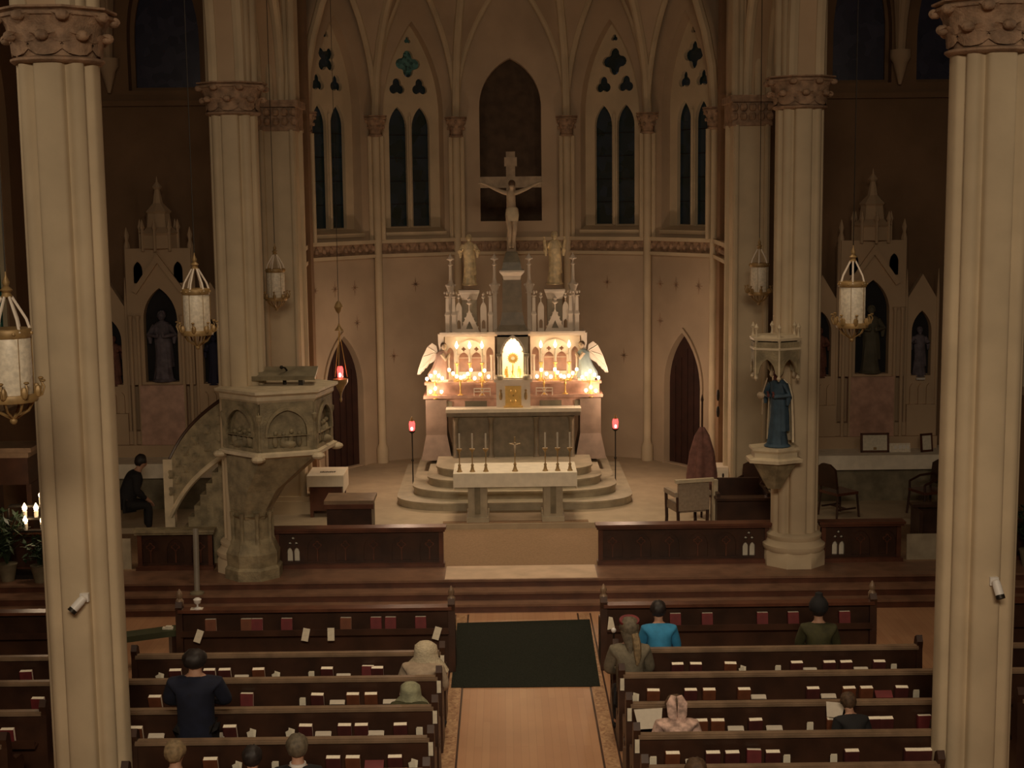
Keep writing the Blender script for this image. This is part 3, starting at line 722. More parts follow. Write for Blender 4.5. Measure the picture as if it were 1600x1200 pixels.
for k in range(6):
    a0 = PH+k*pi/3; a1 = a0+pi/3; R = PR*.9
    p0 = (R*cos(a0), R*sin(a0)); p1 = (R*cos(a1), R*sin(a1)); L = sqrt((p1[0]-p0[0])**2+(p1[1]-p0[1])**2)
    d = Vector((p1[0]-p0[0], p1[1]-p0[1]))/L; n = Vector((d.y, -d.x))
    f = lambda u, v, w, p0=p0, d=d, n=n: (p0[0]+d.x*u+n.x*w, p0[1]+d.y*u+n.y*w, v)
    ar.plate([(0, 2.05), (L, 2.05), (L, 2.82), (0, 2.82)], [arch(L/2, L*.74, 2.12, 2.36, 2.70, 8)], .06, f)
    ar.plate(arch(L/2, L*.84, 2.3, 2.36, 2.77, 8), [arch(L/2, L*.74, 2.31, 2.36, 2.70, 8)], .09, f)
    # little relief scene: rounded figures
    random.seed(k); rl = MB()
    for q in range(4):
        u = L/2+(q-1.5)*L*.15; h = random.uniform(.16, .3)
        c = f(u, 2.12+h/2, .015); rl.ell(c, .05, .04, h/2, n=6); c = f(u+.01, 2.15+h, .02); rl.ell(c, .035, .035, .04, n=6)
    c = f(L/2, 2.17, .03); rl.ell(c, .14, .05, .07, n=6); rl.build('relief_scene', 'pulpit', t, True)
    # corner shaft
    ar.lathe(p0[0]*1.04, p0[1]*1.04, [(.035, 2.08), (.028, 2.12), (.028, 2.5), (.05, 2.56), (.055, 2.62), (.03, 2.64)], 8)
    for sg in (-1, 1): ar.tube([(p0[0]*1.05, p0[1]*1.05, 2.5)]+[f(L*.12*q, 2.5+.07*q, .05) if sg > 0 else (p0[0]*1.05, p0[1]*1.05, 2.5+.06*q) for q in (1, 2, 3)], .016, 5)
ar.build('arched_panel', 'pulpit', t); 
ox, oy = -.42, -.20
def off(r, z, k): return [(x+ox*k, y+oy*k, zz) for x, y, zz in octo(r, z)]
b = MB().loft([off(.30, .95, 1), off(.34, 1.1, 1), off(.45, 1.4, .8), off(.66, 1.72, .35), octo(PR*.92, 1.96)]); b.build('corbelled_bowl', 'pulpit', t, False)
b = MB().lathe(ox, oy, [(.46, -.0), (.46, .16), (.42, .2), (.43, .4), (.36, .55), (.30, .62), (.28, .95), (.34, 1.0)], 8, ph=pi/8); b.build('pedestal', 'pulpit', t)
for k in range(8):
    a = k*pi/4+pi/8; MB().lathe(ox+.31*cos(a), oy+.31*sin(a), [(.05, .56), (.03, .62), (.03, .95), (.05, 1.05)], 8).build('colonnette', 'pulpit', t, True)
T = Matrix.Translation((.12, .05, 3.16)) @ Matrix.Rotation(radians(18), 4, 'X')
b = MB().box(-.48, .5, -.22, .22, 0, .03, T=T).box(-.48, .5, -.24, -.22, 0, .07, T=T); b.build('book_desk', 'marble_green', t)
b = MB().tube([(.12, .0, 2.9), (.12, .02, 3.15)], .03, 8).box(.35, .42, -.1, .1, 2.98, 3.1); b.build('desk_support', 'iron', t)
b = MB().tube([(.15, .1, 3.2), (.13, .02, 3.26), (.1, -.05, 3.28)], .015, 6).ell((.09, -.07, 3.28), .03, n=6); b.build('microphone', 'iron', t, True)
# stair with a curved traceried parapet
t = thing('pulpit_stair', 'stone stair with curving carved parapet climbing to the pulpit', 'stair', (-4.62, 22.95, SZ))
path = []
for k in range(13):
    q = k/12; path.append((-.05-1.05*q-.12*sin(q*pi), .05+.35*q, 1.95-1.1*q**1.12))
b = MB(); rings = []
for (x, y, z) in path: rings.append([(x, y-.05, z-.12), (x, y-.05, z+.78), (x, y+.05, z+.78), (x, y+.05, z-.12)])
b.loft(rings); b.build('parapet', 'pulpit', t)
for (x, y, z) in path[1::2]:
    for zz in (.22, .5):
        b = MB().ell((x, y-.05, z+zz), .06, .03, .08, n=6)
        for q in range(4): b.ell((x+.05*cos(q*pi/2+.8), y-.05, z+zz+.06*sin(q*pi/2+.8)), .035, .025, .035, n=5)
        b.build('rosette', 'pulpit', t, True)
MB().tube([(x, y, z+.8) for x, y, z in path], .04, 8).build('handrail', 'wood', t, True)
MB().tube([(x, y-.06, z-.1) for x, y, z in path], .045, 6).build('string_moulding', 'pulpit_light', t, True)
x, y, z = path[-1]; MB().box(x-.09, x+.07, y-.08, y+.08, 0, z+.85).build('newel', 'pulpit_light', t)
b = MB()
for k in range(9):
    q = 1-k/9.; b.box(-.15-.98*q, .0-.98*q, .12+.25*q, .85, 0, .18+.2*k*.95)
b.build('steps', 'pulpit', t)

# ================================================================== FIGURES
def skin_obj(name, J, E, material, parent, root=0, sub=1, T=None):
    """J: list of (x,y,z,r) joints, E: edges; grown with a Skin modifier into one continuous surface"""
    me = bpy.data.meshes.new(name)
    me.from_pydata([(T @ Vector(j[:3])) if T else j[:3] for j in J], E, [])
    me.materials.append(M_[material])
    o = bpy.data.objects.new(name, me); COL.objects.link(o); o.parent = parent
    sk = o.modifiers.new('skin', 'SKIN'); sk.use_smooth_shade = True
    lay = me.skin_vertices[0] if len(me.skin_vertices) else None
    if lay is None:
        import bmesh
        bm = bmesh.new(); bm.from_mesh(me); bm.verts.layers.skin.verify(); bm.to_mesh(me); bm.free(); lay = me.skin_vertices[0]
    for i, j in enumerate(J):
        r = j[3]; lay.data[i].radius = (r, r) if not isinstance(r, tuple) else r
        lay.data[i].use_root = (i == root)
    if sub:
        m = o.modifiers.new('sub', 'SUBSURF'); m.levels = sub; m.render_levels = sub
    return o
def hand(J, E, w, d, side):
    """palm, five separate bent fingers, thumb from the side of the palm; w wrist index, d pointing direction"""
    W = Vector(J[w][:3]); d = Vector(d).normalized(); up = Vector((0, 0, 1)); s = d.cross(up).normalized()*side
    pal = len(J); p = W+d*.07; J.append((*p, .028)); E.append((w, pal))
    for k, (o, L) in enumerate(((-.03, .065), (-.01, .075), (.01, .07), (.03, .055))):
        q0 = p+s*o+d*.02; q1 = q0+d*L*.6-up*.012; q2 = q0+d*L-up*.035
        i = len(J); J += [(*q0, .009), (*q1, .0085), (*q2, .007)]; E += [(pal, i), (i, i+1), (i+1, i+2)]
    q0 = W+d*.03-s*.03; q1 = q0+d*.035-s*.02-up*.01
    i = len(J); J += [(*q0, .011), (*q1, .009)]; E += [(w, i), (i, i+1)]

def person(label, loc, rz, coat, hair, hair_kind='short', trousers='black', stand=False, lean=0, scale=1, arms='lap', held=None, extra=None):
    t = thing('person', label, 'person', loc, rz); t.scale = (scale,)*3
    hz = .95 if stand else .53
    T = Matrix.Translation((0, 0, hz)) @ Matrix.Rotation(-lean, 4, 'X') @ Matrix.Translation((0, 0, -.53))
    up = [(0, 0, .53, .12), (0, -.02, .74, .115), (0, 0, .93, .13), (0, .0, 1.06, .075), (0, .015, 1.14, .052), (0, .03, 1.2, .06), (0, .035, 1.275, .092), (0, .03, 1.345, .072)]
    J = [(*(T @ Vector(j[:3])), j[3]) for j in up]; E = [(i, i+1) for i in range(7)]
    # nose, ears
    for p, r in (((0, .125, 1.26), .014), ((.088, .03, 1.265), .018), ((-.088, .03, 1.265), .018)):
        J.append((*(T @ Vector(p)), r)); E.append((6, len(J)-1))
    AR = {}
    for s in (-1, 1):
        el = (s*.24, .06, .80) if arms != 'book' else (s*.23, .05, .82)
        wr = (s*.1, .30, .70) if arms == 'lap' else (s*.15, .30, .90)
        if arms == 'down': el = (s*.25, -.01, .79); wr = (s*.24, .08, .56)
        pts = [(s*.17, 0, 1.03, .058), (*el, .043), (*wr, .028)]
        pts = [(*(T @ Vector(p[:3])), p[3]) for p in pts]
        i = len(J); J += pts; E += [(3, i), (i, i+1), (i+1, i+2)]; AR[s] = pts
        dd = Vector(pts[2][:3])-Vector(pts[1][:3]); hand(J, E, i+2, dd, s)
    LG = {}
    for s in (-1, 1):
        if stand: pts = [(s*.1, 0, .9, .085), (s*.11, .02, .5, .058), (s*.11, 0, .09, .04), (s*.12, .14, .04, .035)]
        else: pts = [(s*.1, .03, .52, .085), (s*.11, .36, .5, .062), (s*.11, .34, .1, .042), (s*.12, .47, .05, .036)]
        i = len(J); J += pts; E += [(0, i), (i, i+1), (i+1, i+2), (i+2, i+3)]; LG[s] = pts
    skin_obj('body', J, E, 'skin', t)
    # coat
    up2 = [(0, 0, .48, .17), (0, -.02, .62, .165), (0, -.02, .78, .165), (0, -.005, .93, .175), (0, .0, 1.05, .115), (0, .01, 1.11, .07)]
    if stand: up2[0] = (0, 0, .12, .19)
    J = [(*(T @ Vector(j[:3])), j[3]) for j in up2]; E = [(i, i+1) for i in range(5)]
    for s in (-1, 1):
        p = AR[s]; w3 = Vector(p[1][:3]).lerp(Vector(p[2][:3]), .85)
        i = len(J); J += [(*p[0][:3], .085), (*p[1][:3], .062), (*w3, .045)]; E += [(4, i), (i, i+1), (i+1, i+2)]
    skin_obj('coat', J, E, coat, t, sub=2)
    J = []; E = []
    for s in (-1, 1):
        i = len(J); q = LG[s]; J += [(*q[0][:3], .1), (*q[1][:3], .075), (*q[2][:3], .055)]; E += [(i, i+1), (i+1, i+2)]
    J.append((0, 0, hz-.02, .12)); E += [(len(J)-1, 0), (len(J)-1, 3)]
    skin_obj('trousers', J, E, trousers, t, root=len(J)-1)
    b = MB()
    for s in (-1, 1): q = LG[s]; b.ell((q[3][0], q[3][1]-.04, .045), .048, .12, .045, n=7)
    b.build('shoes', 'black', t, True)
    rnd = random.Random(hash(label) % 999)
    H = MB(); C = T @ Vector((0, .02, 1.295))
    fn = lambda a, q: 1+.05*sin(5*a+3*q)+.03*sin(11*a)
    if hair_kind == 'short':
        H.ell((0, 0, 0), .103, .115, .115, n=10, fn=fn); v = [Vector(p) for p in H.v]
        H.v = [tuple(C+Vector((p.x, p.y if p.y < .05 else .05+(p.y-.05)*.5, max(p.z, -.04-.05*(p.y < 0))))) for p in v]
    elif hair_kind == 'long':
        H.ell((0, 0, 0), .112, .118, .118, n=10, fn=fn); v = [Vector(p) for p in H.v]
        H.v = [tuple(C+Vector((p.x, min(p.y, .07), p.z))) for p in v]
        H.loft([[tuple(C+Vector((.105*(1-.25*k)*cos(a), -.055+.05*sin(a)-.012*k, -.03-.085*k))) for a in [2*pi*i/10 for i in range(10)]] for k in range(4)])
    elif hair_kind == 'hood':
        H.loft([[tuple(C+Vector((w*cos(a)*(1+.08*sin(3*a)), w2*sin(a)-.01+.0*k, z))) for a in [2*pi*i/14 for i in range(14)]] for k, (z, w, w2) in enumerate(((-.32, .24, .18), (-.22, .2, .16), (-.12, .13, .13), (-.03, .125, .135), (.06, .115, .12), (.11, .07, .08), (.13, .02, .02)))])
    o = H.build('hood' if hair_kind == 'hood' else 'hair', hair, t, True)
    if extra: extra(t, T, C)
    return t

M_['navy'] = mat('navy_coat', (.008, .011, .028), .9, var=.2, scale=10)
M_['greycoat'] = mat('grey_wool_coat', (.17, .145, .10), .95, var=.15, scale=20, bump=.3)
M_['bluetop'] = mat('bright_blue_jumper', (.03, .22, .42), .85, var=.1, scale=12)
M_['greenjacket'] = mat('olive_jacket', (.045, .042, .014), .85, var=.25, scale=10)
M_['patterned'] = mat('pink_white_pattern', (.50, .34, .28), .85, var=.45, scale=14)
M_['brownhair'] = mat('brown_hair', (.09, .05, .025), .7, var=.35, scale=25)
M_['fairhair'] = mat('fair_hair', (.24, .17, .09), .7, var=.3, scale=25)
M_['greyhair'] = mat('grey_hair', (.13, .105, .07), .7, var=.3, scale=25)
M_['darkhair'] = mat('dark_hair', (.02, .014, .012), .6, var=.3, scale=25)
M_['knit'] = mat('white_knit', (.55, .47, .33), .95, var=.12, scale=30, bump=.6, bscale=60)
M_['beige'] = mat('beige_shawl', (.36, .28, .20), .95, var=.12, scale=20, bump=.3)
M_['palegreen'] = mat('pale_green_scarf', (.30, .30, .19), .9, var=.25, scale=12, bump=.3)
def headband(t, T, C):
    MB().lathe(0, 0, [(.112, -.015), (.118, 0), (.112, .02)], 16, T=Matrix.Translation(C+Vector((0, .02, .06))) @ Matrix.Rotation(.25, 4, 'X')).build('headband', 'bookred', t, True)
    MB().tube([C+Vector((.05, -.1, -.05)), C+Vector((.07, -.15, -.15)), C+Vector((.075, -.18, -.28)), C+Vector((.07, -.18, -.38))], [.04, .045, .04, .015], 8).build('ponytail', 'fairhair', t, True)
def beret(t, T, C):
    MB().lathe(0, 0, [(.11, -.03), (.122, .0), (.118, .06), (.09, .11), (.05, .15), (.045, .19), (.01, .205)], 14, T=Matrix.Translation(C)).build('hat', 'black', t, True)
def scarf(t, T, C):
    b = MB()
    for s, w in ((-1, .07), (1, .06)): b.tube([C+Vector((s*.03, -.05, .12)), C+Vector((s*.06, -.11, .04)), C+Vector((s*.05, -.15, -.1)), C+Vector((s*.03, -.16, -.22))], [.03, .05, .05, .02], 8, flat=.5)
    b.build('head_scarf', 'patterned', t, True)
def collar(t, T, C):
    MB().lathe(0, 0, [(.075, -.02), (.085, 0), (.075, .035)], 14, T=Matrix.Translation(T @ Vector((0, .01, 1.1)))).build('collar', 'white', t, True)
person('person in grey wool coat, red headband and fair ponytail, by the aisle', (1.17, 16.16, 0), 0, 'greycoat', 'greyhair', 'long', scale=1.04, extra=headband)
person('person with dark hair in a bright blue top, seated in the first pew', (1.62, 17.1, 0), 0, 'bluetop', 'darkhair', 'short', lean=.25, scale=.97)
person('person in an olive jacket and dark knitted cap, seated in the first pew', (3.55, 17.1, 0), -.1, 'greenjacket', 'darkhair', 'short', scale=.98, extra=beret)
person('person in a dark navy coat standing with bowed head among the pews', (-3.44, 14.38, 0), 0, 'navy', 'darkhair', 'short', stand=True, scale=.94).scale = (1.25, 1.15, .94)
person('person under a white knitted hood and beige shawl, seated in the second pew', (-1.27, 16.2, .02), -.25, 'beige', 'knit', 'hood', lean=.35, scale=.80).scale = (1.12, 1.05, .80)
person('person with a pale green head scarf, sitting low in the third pew', (-1.33, 15.2, .08), -.1, 'greenjacket', 'palegreen', 'hood', lean=.3, scale=.66).scale = (.92, .85, .66)
person('person with fair short hair and a dark coat beside the near column', (-3.30, 12.76, 0), -.3, 'black', 'fairhair', 'short', scale=.98)
person('person with cropped grey hair, bare neck and white collar', (-2.17, 12.76, 0), .05, 'black', 'greyhair', 'short', scale=1.01, extra=collar)
person('dark-haired person between the fair-haired and the white-collared person', (-2.6, 12.76, 0), 0, 'navy', 'darkhair', 'short', lean=.1, scale=.92)
person('person in a pink and white patterned top and head scarf reading a large sheet', (1.52, 14.36, 0), 0, 'patterned', 'brownhair', 'long', lean=.35, scale=.80, arms='book', extra=scarf).scale = (1.0, .95, .80)
person('person with brown hair reading a paper, alone near the statue-side column', (3.36, 14.36, 0), .1, 'black', 'brownhair', 'short', lean=.45, scale=.82, arms='book')
person('person with brown hair behind the reader in the patterned top', (1.40, 12.1, 0), 0, 'maroon', 'brownhair', 'short', scale=1.0)
person('person in black beside the pulpit stair, behind the near column', (-6.95, 25.2, .38), -1.2, 'black', 'darkhair', 'short', lean=.35, scale=1.06, arms='lap')
for (x, y, z, w, h, rz, lab) in ((1.27, 14.62, .72, .14, .2, .12, 'large white sheet held by the reader in the patterned top'), (3.22, 14.72, .78, .09, .15, -.3, 'small white sheet held by the brown-haired reader')):
    o = MB().add([(-w, 0, 0), (w*.7, 0, 0), (w, .07, h), (-w*1.2, .07, h), (-w, .002, 0), (w*.7, .002, 0), (w, .072, h), (-w*1.2, .072, h)], [(0, 1, 2, 3), (4, 5, 6, 7), (0, 1, 5, 4), (1, 2, 6, 5), (2, 3, 7, 6), (3, 0, 4, 7)]).build('sheet_music', 'paper_w', None, False, (x, y, z)); o.rotation_euler = (-.25, 0, rz)
    tag(o, lab, 'paper')

# --- robed statues
def robe(b, prof, n=28, folds=9, amp=.06, seed=0, m=0, cx=0, cy=0):
    rings = []
    for z, rx, ry, ox, oy in prof:
        k = max(0, 1-z/prof[-1][0])
        rings.append([(cx+ox+rx*(1+amp*(k+.3)*sin(folds*a+seed+z*2))*cos(a), cy+oy+ry*(1+amp*(k+.3)*sin(folds*a+seed+z*2))*sin(a), z) for a in [2*pi*i/n for i in range(n)]])
    return b.loft(rings, m)
def head(b, c, r, m=0, beard=False):
    c = Vector(c); b.ell(c, r*.8, r*.92, r, n=9, m=m); b.ell(c+Vector((0, -r*.9, -r*.05)), r*.14, r*.2, r*.22, n=5, m=m)
    for s in (-1, 1): b.ell(c+Vector((s*r*.8, 0, 0)), r*.1, r*.18, r*.24, n=5, m=m)
    b.tube([c+Vector((0, .0, -r*.6)), c+Vector((0, 0, -r*1.5))], r*.45, 8, m=m)
    if beard: b.ell(c+Vector((0, -r*.5, -r*.7)), r*.5, r*.45, r*.6, n=6, m=m)
def saint(name, label, loc, h, rz=0, material='statue', robe2=None, arms='gesture', seed=0, skinm=None, extras=None):
    t = thing(name, label, 'statue', loc, rz); s = h/1.7
    sc = lambda L: [(z*s, rx*s, ry*s, ox*s, oy*s) for z, rx, ry, ox, oy in L]
    MB().lathe(0, 0, [(.27*s, 0), (.29*s, .02*s), (.25*s, .06*s), (.24*s, .07*s)], 12).build('plinth', material, t, True)
    b = MB(); robe(b, sc([(.06, .23, .2, 0, 0), (.3, .2, .17, 0, 0), (.7, .17, .14, .01, 0), (1.0, .16, .12, 0, 0), (1.2, .19, .12, 0, 0), (1.38, .2, .11, 0, 0), (1.44, .1, .08, 0, 0), (1.48, .05, .05, 0, 0)]), seed=seed)
    b.build('robe', material, t, True)
    b = MB(); robe(b, sc([(.35, .215, .17, .03, .03), (.7, .2, .16, .03, .03), (1.1, .2, .14, 0, .03), (1.36, .215, .13, 0, .02), (1.44, .12, .1, 0, .02)]), folds=6, amp=.09, seed=seed+2)
    b.build('mantle', robe2 or material, t, True)
    b = MB()
    for q in (-1, 1):
        el = (q*.3*s, -.02*s, 1.12*s); wr = {'gesture': (q*.2*s, -.26*s, 1.22*s), 'raised': (q*.33*s, -.1*s, 1.45*s), 'hold': (q*.07*s, -.24*s, 1.12*s)}[arms]
        b.tube([(q*.17*s, 0, 1.36*s), el, wr], [.08*s, .085*s, .05*s], 8)
        b.tube([el, (el[0]*.95, el[1]-.03*s, el[2]-.2*s)], [.07*s, .03*s], 7)
    b.build('sleeves', robe2 or material, t, True)
    b = MB()
    for q in (-1, 1):
        wr = Vector({'gesture': (q*.2*s, -.27*s, 1.23*s), 'raised': (q*.33*s, -.11*s, 1.46*s), 'hold': (q*.07*s, -.25*s, 1.13*s)}[arms])
        b = MB(); b.ell(wr, .035*s, .03*s, .045*s, n=6)
        for k in range(5): b.tube([wr, wr+Vector(((k-2)*.016*s, -.02*s, .09*s if k < 4 else .05*s))], [.01*s, .007*s], 5)
        b.build('hand', skinm or material, t, True)
    b = MB()
    head(b, (0, -.02*s, 1.58*s), .115*s, beard=seed % 2 == 0)
    b.build('head', skinm or material, t, True)
    b = MB(); b.ell((0, .01*s, 1.61*s), .108*s, .12*s, .115*s, n=8, fn=lambda a, q: 1+.06*sin(6*a)); b.v = [(x, max(y, -.055*s), max(z, 1.52*s)) for x, y, z in b.v]
    b.build('hair', robe2 if robe2 and not skinm else (material if not skinm else 'brownhair'), t, True)
    if extras: extras(t, s)
    return t

# ================================================================== HIGH ALTAR
AX = -.07
steps = [(2.22, 26.38, 0), (1.94, 26.68, 1), (1.66, 26.98, 2), (1.50, 27.25, 3)]
def apron(hw, yf, z0, z1, b, m=0, lip=.02):
    # rounded-front platform outline
    def out(hw, yf, n=10):
        r = 1.05 if hw > 1.8 else .8; P = []
        for k in range(n+1):
            a = pi+pi/2*k/n; P.append((AX-hw+r+r*cos(a), yf+r*.75+r*.75*sin(a)))
        for k in range(n+1):
            a = -pi/2+pi/2*k/n; P.append((AX+hw-r+r*cos(a), yf+r*.75+r*.75*sin(a)))
        P += [(AX+hw, 30.4), (AX-hw, 30.4)]
        return P
    A = out(hw, yf); B = out(hw+lip, yf-lip)
    b.loft([[(x, y, z0) for x, y in A], [(x, y, z1-.035) for x, y in A], [(x, y, z1-.035) for x, y in B], [(x, y, z1) for x, y in B]], m)
for hw, yf, k in steps:
    b = MB(); apron(hw, yf, AZ+.15*k, AZ+.15*(k+1), b)
    struct(b.build('trim_%d' % (50+k), 'marble_step'), 'curved marble step of the high altar, %s' % ['lowest', 'second', 'third', 'topmost'][k])
PZ = AZ+.6   # predella height 1.08
ha = thing('high_altar', 'tall white gothic high altar with spired reredos, glowing at the centre of the apse', 'altar', (AX, 29.0, PZ-.05))
z = lambda q: q-(PZ-.05)
# altar block
M_['flank_stone'] = mat('rosy_grey_stone', (.26, .185, .135), .5, var=.15, scale=5)
M_['shaft_stone'] = mat('grey_brown_marble', (.21, .17, .115), .45, var=.18, scale=6)
b = MB().box(-1.22, 1.22, -.35, .3, z(PZ), z(1.92)); b.build('altar_block', 'shaft_stone', ha)
b = MB().box(-1.33, 1.33, -.5, .3, z(1.92), z(2.05)); b.build('mensa', 'shaft_stone', ha)
b = MB().box(-1.345, 1.345, -.52, .25, z(2.05), z(2.07)).box(-1.345, 1.345, -.525, -.515, z(2.0), z(2.06)); b.build('altar_cloth', 'cloth', ha)
for xx in (-1.15, -.45, .45, 1.15): MB().lathe(xx, -.4, [(.07, z(PZ)), (.045, z(PZ)+.06), (.045, z(1.8)), (.075, z(1.9))], 10).build('colonnette', 'shaft_stone', ha, True)
# shoulders flanking the altar
for s in (-1, 1):
    b = MB(); x0, x1 = sorted((s*1.34, s*1.76))
    b.box(x0, x1, -.15, .6, z(PZ)-.1, z(2.22))
    b.loft([[(x0-.1, -.25, z(1.0)), (x1+.1, -.25, z(1.0)), (x1+.1, .6, z(1.0)), (x0-.1, .6, z(1.0))], [(x0, -.15, z(1.5)), (x1, -.15, z(1.5)), (x1, .6, z(1.5)), (x0, .6, z(1.5))]])
    b.build('flank', 'flank_stone', ha)
b = MB().box(-1.72, 1.72, -.12, .6, z(2.0), z(2.24)).box(-1.8, 1.8, -.18, .6, z(2.24), z(2.30)); b.build('lower_gradine', 'marble_pink', ha)
b = MB().box(-1.74, 1.74, .0, .6, z(2.3), z(2.5)).box(-1.78, 1.78, -.05, .6, z(2.5), z(2.55)); b.build('upper_gradine', 'marble_pink', ha)
for s in (-1, 1):
    for xx in (.75, 1.45): MB().box(s*xx-.22, s*xx+.22, -.135, -.11, z(2.05), z(2.18)).build('gradine_panel', 'marble_green', ha)
# reredos wings
for s in (-1, 1):
    w = MB(); x0, x1 = sorted((s*.36, s*1.37))
    f = XZ(.32)
    cx = (x0+x1)/2
    holes = [arch(cx-.13, .2, z(2.72), z(2.98), z(3.12), 6), arch(cx+.13, .2, z(2.72), z(2.98), z(3.12), 6), foil(cx-.13, z(3.18), .05, 4, k=16), foil(cx+.13, z(3.18), .05, 4, k=16),
             arch(cx-.4, .14, z(2.72), z(3.1), z(3.22), 6), arch(cx+.4, .14, z(2.72), z(3.1), z(3.22), 6)]
    w.plate([(x0, z(2.5)), (x1, z(2.5)), (x1, z(3.45)), (x0, z(3.45))], holes, .08, f)
    W = w.build('reredos_wing', 'marble', ha)
    MB().box(x0, x1, .4, .6, z(2.5), z(3.45)).build('rose_back_panel', 'marble_pink', W)
    b = MB()
    for xx in (cx-.26, cx, cx+.26, x0+.07, x1-.07): b.lathe(xx, .3, [(.032, z(2.55)), (.022, z(2.6)), (.022, z(3.0)), (.036, z(3.06))], 8)
    b.plate(arch(cx, .66, z(3.0), z(3.02), z(3.38), 8), [arch(cx, .58, z(3.01), z(3.02), z(3.33), 8)], .04, XZ(.285))
    b.build('blind_tracery', 'marble', W, True)
    MB().box(x0-.06, x1+.06, .2, .62, z(3.45), z(3.5)).box(x0-.1, x1+.1, .16, .62, z(3.5), z(3.54)).build('cornice', 'marble', ha)
    # outer bracket
    b = MB(); xo = s*1.45
    b.loft([[(xo+dx*k, .3+dy*k, zz) for dx, dy in ((-1, -1), (1, -1), (1, 1), (-1, 1))] for zz, k in ((z(3.05), .01), (z(3.12), .05), (z(3.2), .035), (z(3.3), .055), (z(3.5), .06))]); b.build('corner_bracket', 'marble', ha)
    # cresting above the cornice
    def pin(b, xx, yy, z0, zt, r, fin=True):
        b.box(xx-r, xx+r, yy-r, yy+r, z0, z0+(zt-z0)*.42)
        zz = z0+(zt-z0)*.42
        b.loft([[(xx+dx*q, yy+dy*q, h) for dx, dy in ((-1, -1), (1, -1), (1, 1), (-1, 1))] for q, h in ((r*1.3, zz), (r*1.3, zz+.02), (r*.8, zz+.08), (r*.7, zt-.1), (r*.5, zt-.09))])
        b.ell((xx, yy, zt-.07), r*1.3, r*1.3, .02, n=5)
        if fin:
            b.ell((xx, yy, zt), r*.6, r*.6, .05, n=5)
            for k in range(4): b.ell((xx+r*1.2*cos(k*pi/2), yy+r*1.2*sin(k*pi/2), zt+.01), r*.5, r*.5, .03, n=5)
    for xx in (s*1.31, s*1.18, s*.44): pn = MB(); pin(pn, xx, .3, z(3.54), z(4.32), .042); pn.build('pinnacle', 'marble', ha)
    for xx in (s*1.24, s*.35):   # tall spires
        pn = MB(); pn.box(xx-.04, xx+.04, .42, .5, z(3.54), z(4.3))
        pn.lathe(xx, .46, [(.075, z(4.3)), (.06, z(4.34)), (.085, z(4.42)), (.1, z(4.47)), (.05, z(4.52)), (.035, z(4.6)), (.03, z(4.86)), (.055, z(4.88)), (.02, z(4.92)), (.02, z(4.96)), (.07, z(5.0)), (.06, z(5.03)), (.015, z(5.08)), (.005, z(5.12))], 8)
        for k in range(4):
            a = k*pi/2; pn.ell((xx+.085*cos(a), .46+.085*sin(a), z(4.47)), .028, n=5); pn.ell((xx+.06*cos(a), .46+.06*sin(a), z(5.0)), .02, n=5)
        pn.build('spire', 'marble', ha, True)
    for xx in (s*1.08, s*.58): pn = MB(); pn.plate(arch(xx, .125, z(3.54), z(4.0), z(4.14), 6), [arch(xx, .07, z(3.6), z(3.72), z(3.78), 4)], .08, XZ(.28)); pn.lathe(xx, .32, [(.012, z(4.12)), (.012, z(4.2)), (.04, z(4.23)), (.02, z(4.27)), (.035, z(4.3)), (.005, z(4.33))], 6); pn.build('arched_crest', 'marble', ha)
    g = MB().plate([(cx-.2, z(3.54)), (cx+.2, z(3.54)), (cx, z(4.0))], [[(cx-.07, z(3.6)), (cx+.07, z(3.6)), (cx, z(3.76))]], .08, XZ(.24))
    g.lathe(cx, .28, [(.015, z(3.98)), (.015, z(4.08)), (.07, z(4.12)), (.03, z(4.16)), (.05, z(4.2)), (.005, z(4.25))], 6)
    for q in range(1, 5):
        for sg in (-1, 1): g.ell((cx+sg*.2*(1-q/5), .27, z(3.54)+.46*q/5), .024, n=5)
    g.build('gable', 'marble', ha)
    MB().box(cx-.15, cx+.15, .36, .62, z(3.54), z(4.19)).build('pedestal_block', 'marble_step', ha)
    b = MB().loft([[(cx+dx*q, .49+dy*q, h) for dx, dy in ((-1, -1), (1, -1), (1, 1), (-1, 1))] for q, h in ((.15, z(4.18)), (.19, z(4.3)), (.21, z(4.34)), (.21, z(4.38)))])
    b.build('statue_pedestal', 'marble', ha)
# tabernacle and exposition throne
b = MB().box(-.34, .34, -.3, .4, z(2.07), z(2.58)).box(-.38, .38, -.34, .4, z(2.58), z(2.64)); T_ = b.build('tabernacle', 'marble', ha)
b = MB().box(-.16, .16, -.32, -.3, z(2.1), z(2.5)).box(-.19, .19, -.36, -.3, z(2.07), z(2.1))
for q in ((0, 2.4), (0, 2.2)): b.ell((q[0], -.33, z(q[1])), .06, .02, .05, n=6)
b.box(-.012, .012, -.335, -.32, z(2.15), z(2.47)).box(-.07, .07, -.335, -.32, z(2.3), z(2.325))
b.build('tabernacle_door', 'gold', T_)
for s in (-1, 1): MB().ell((s*.25, -.31, z(2.3)), .035, .02, .09, n=6).ell((s*.25, -.32, z(2.41)), .025, .02, .03, n=5).build('small_figure', 'gilt', T_, True)
th = MB().plate([(-.31, z(2.64)), (.31, z(2.64)), (.31, z(3.52)), (-.31, z(3.52))], [arch(0, .42, z(2.66), z(3.12), z(3.47), 8)], .08, XZ(-.28)).build('exposition_throne', 'marble_step', ha)
b = MB().box(-.31, -.25, -.2, .36, z(2.64), z(3.52)).box(.25, .31, -.2, .36, z(2.64), z(3.52)).box(-.25, .25, .3, .36, z(2.64), z(3.52)).box(-.31, .31, -.28, .36, z(3.48), z(3.54)).box(-.35, .35, -.31, .36, z(3.54), z(3.58))
b.build('throne_housing', 'marble', th)
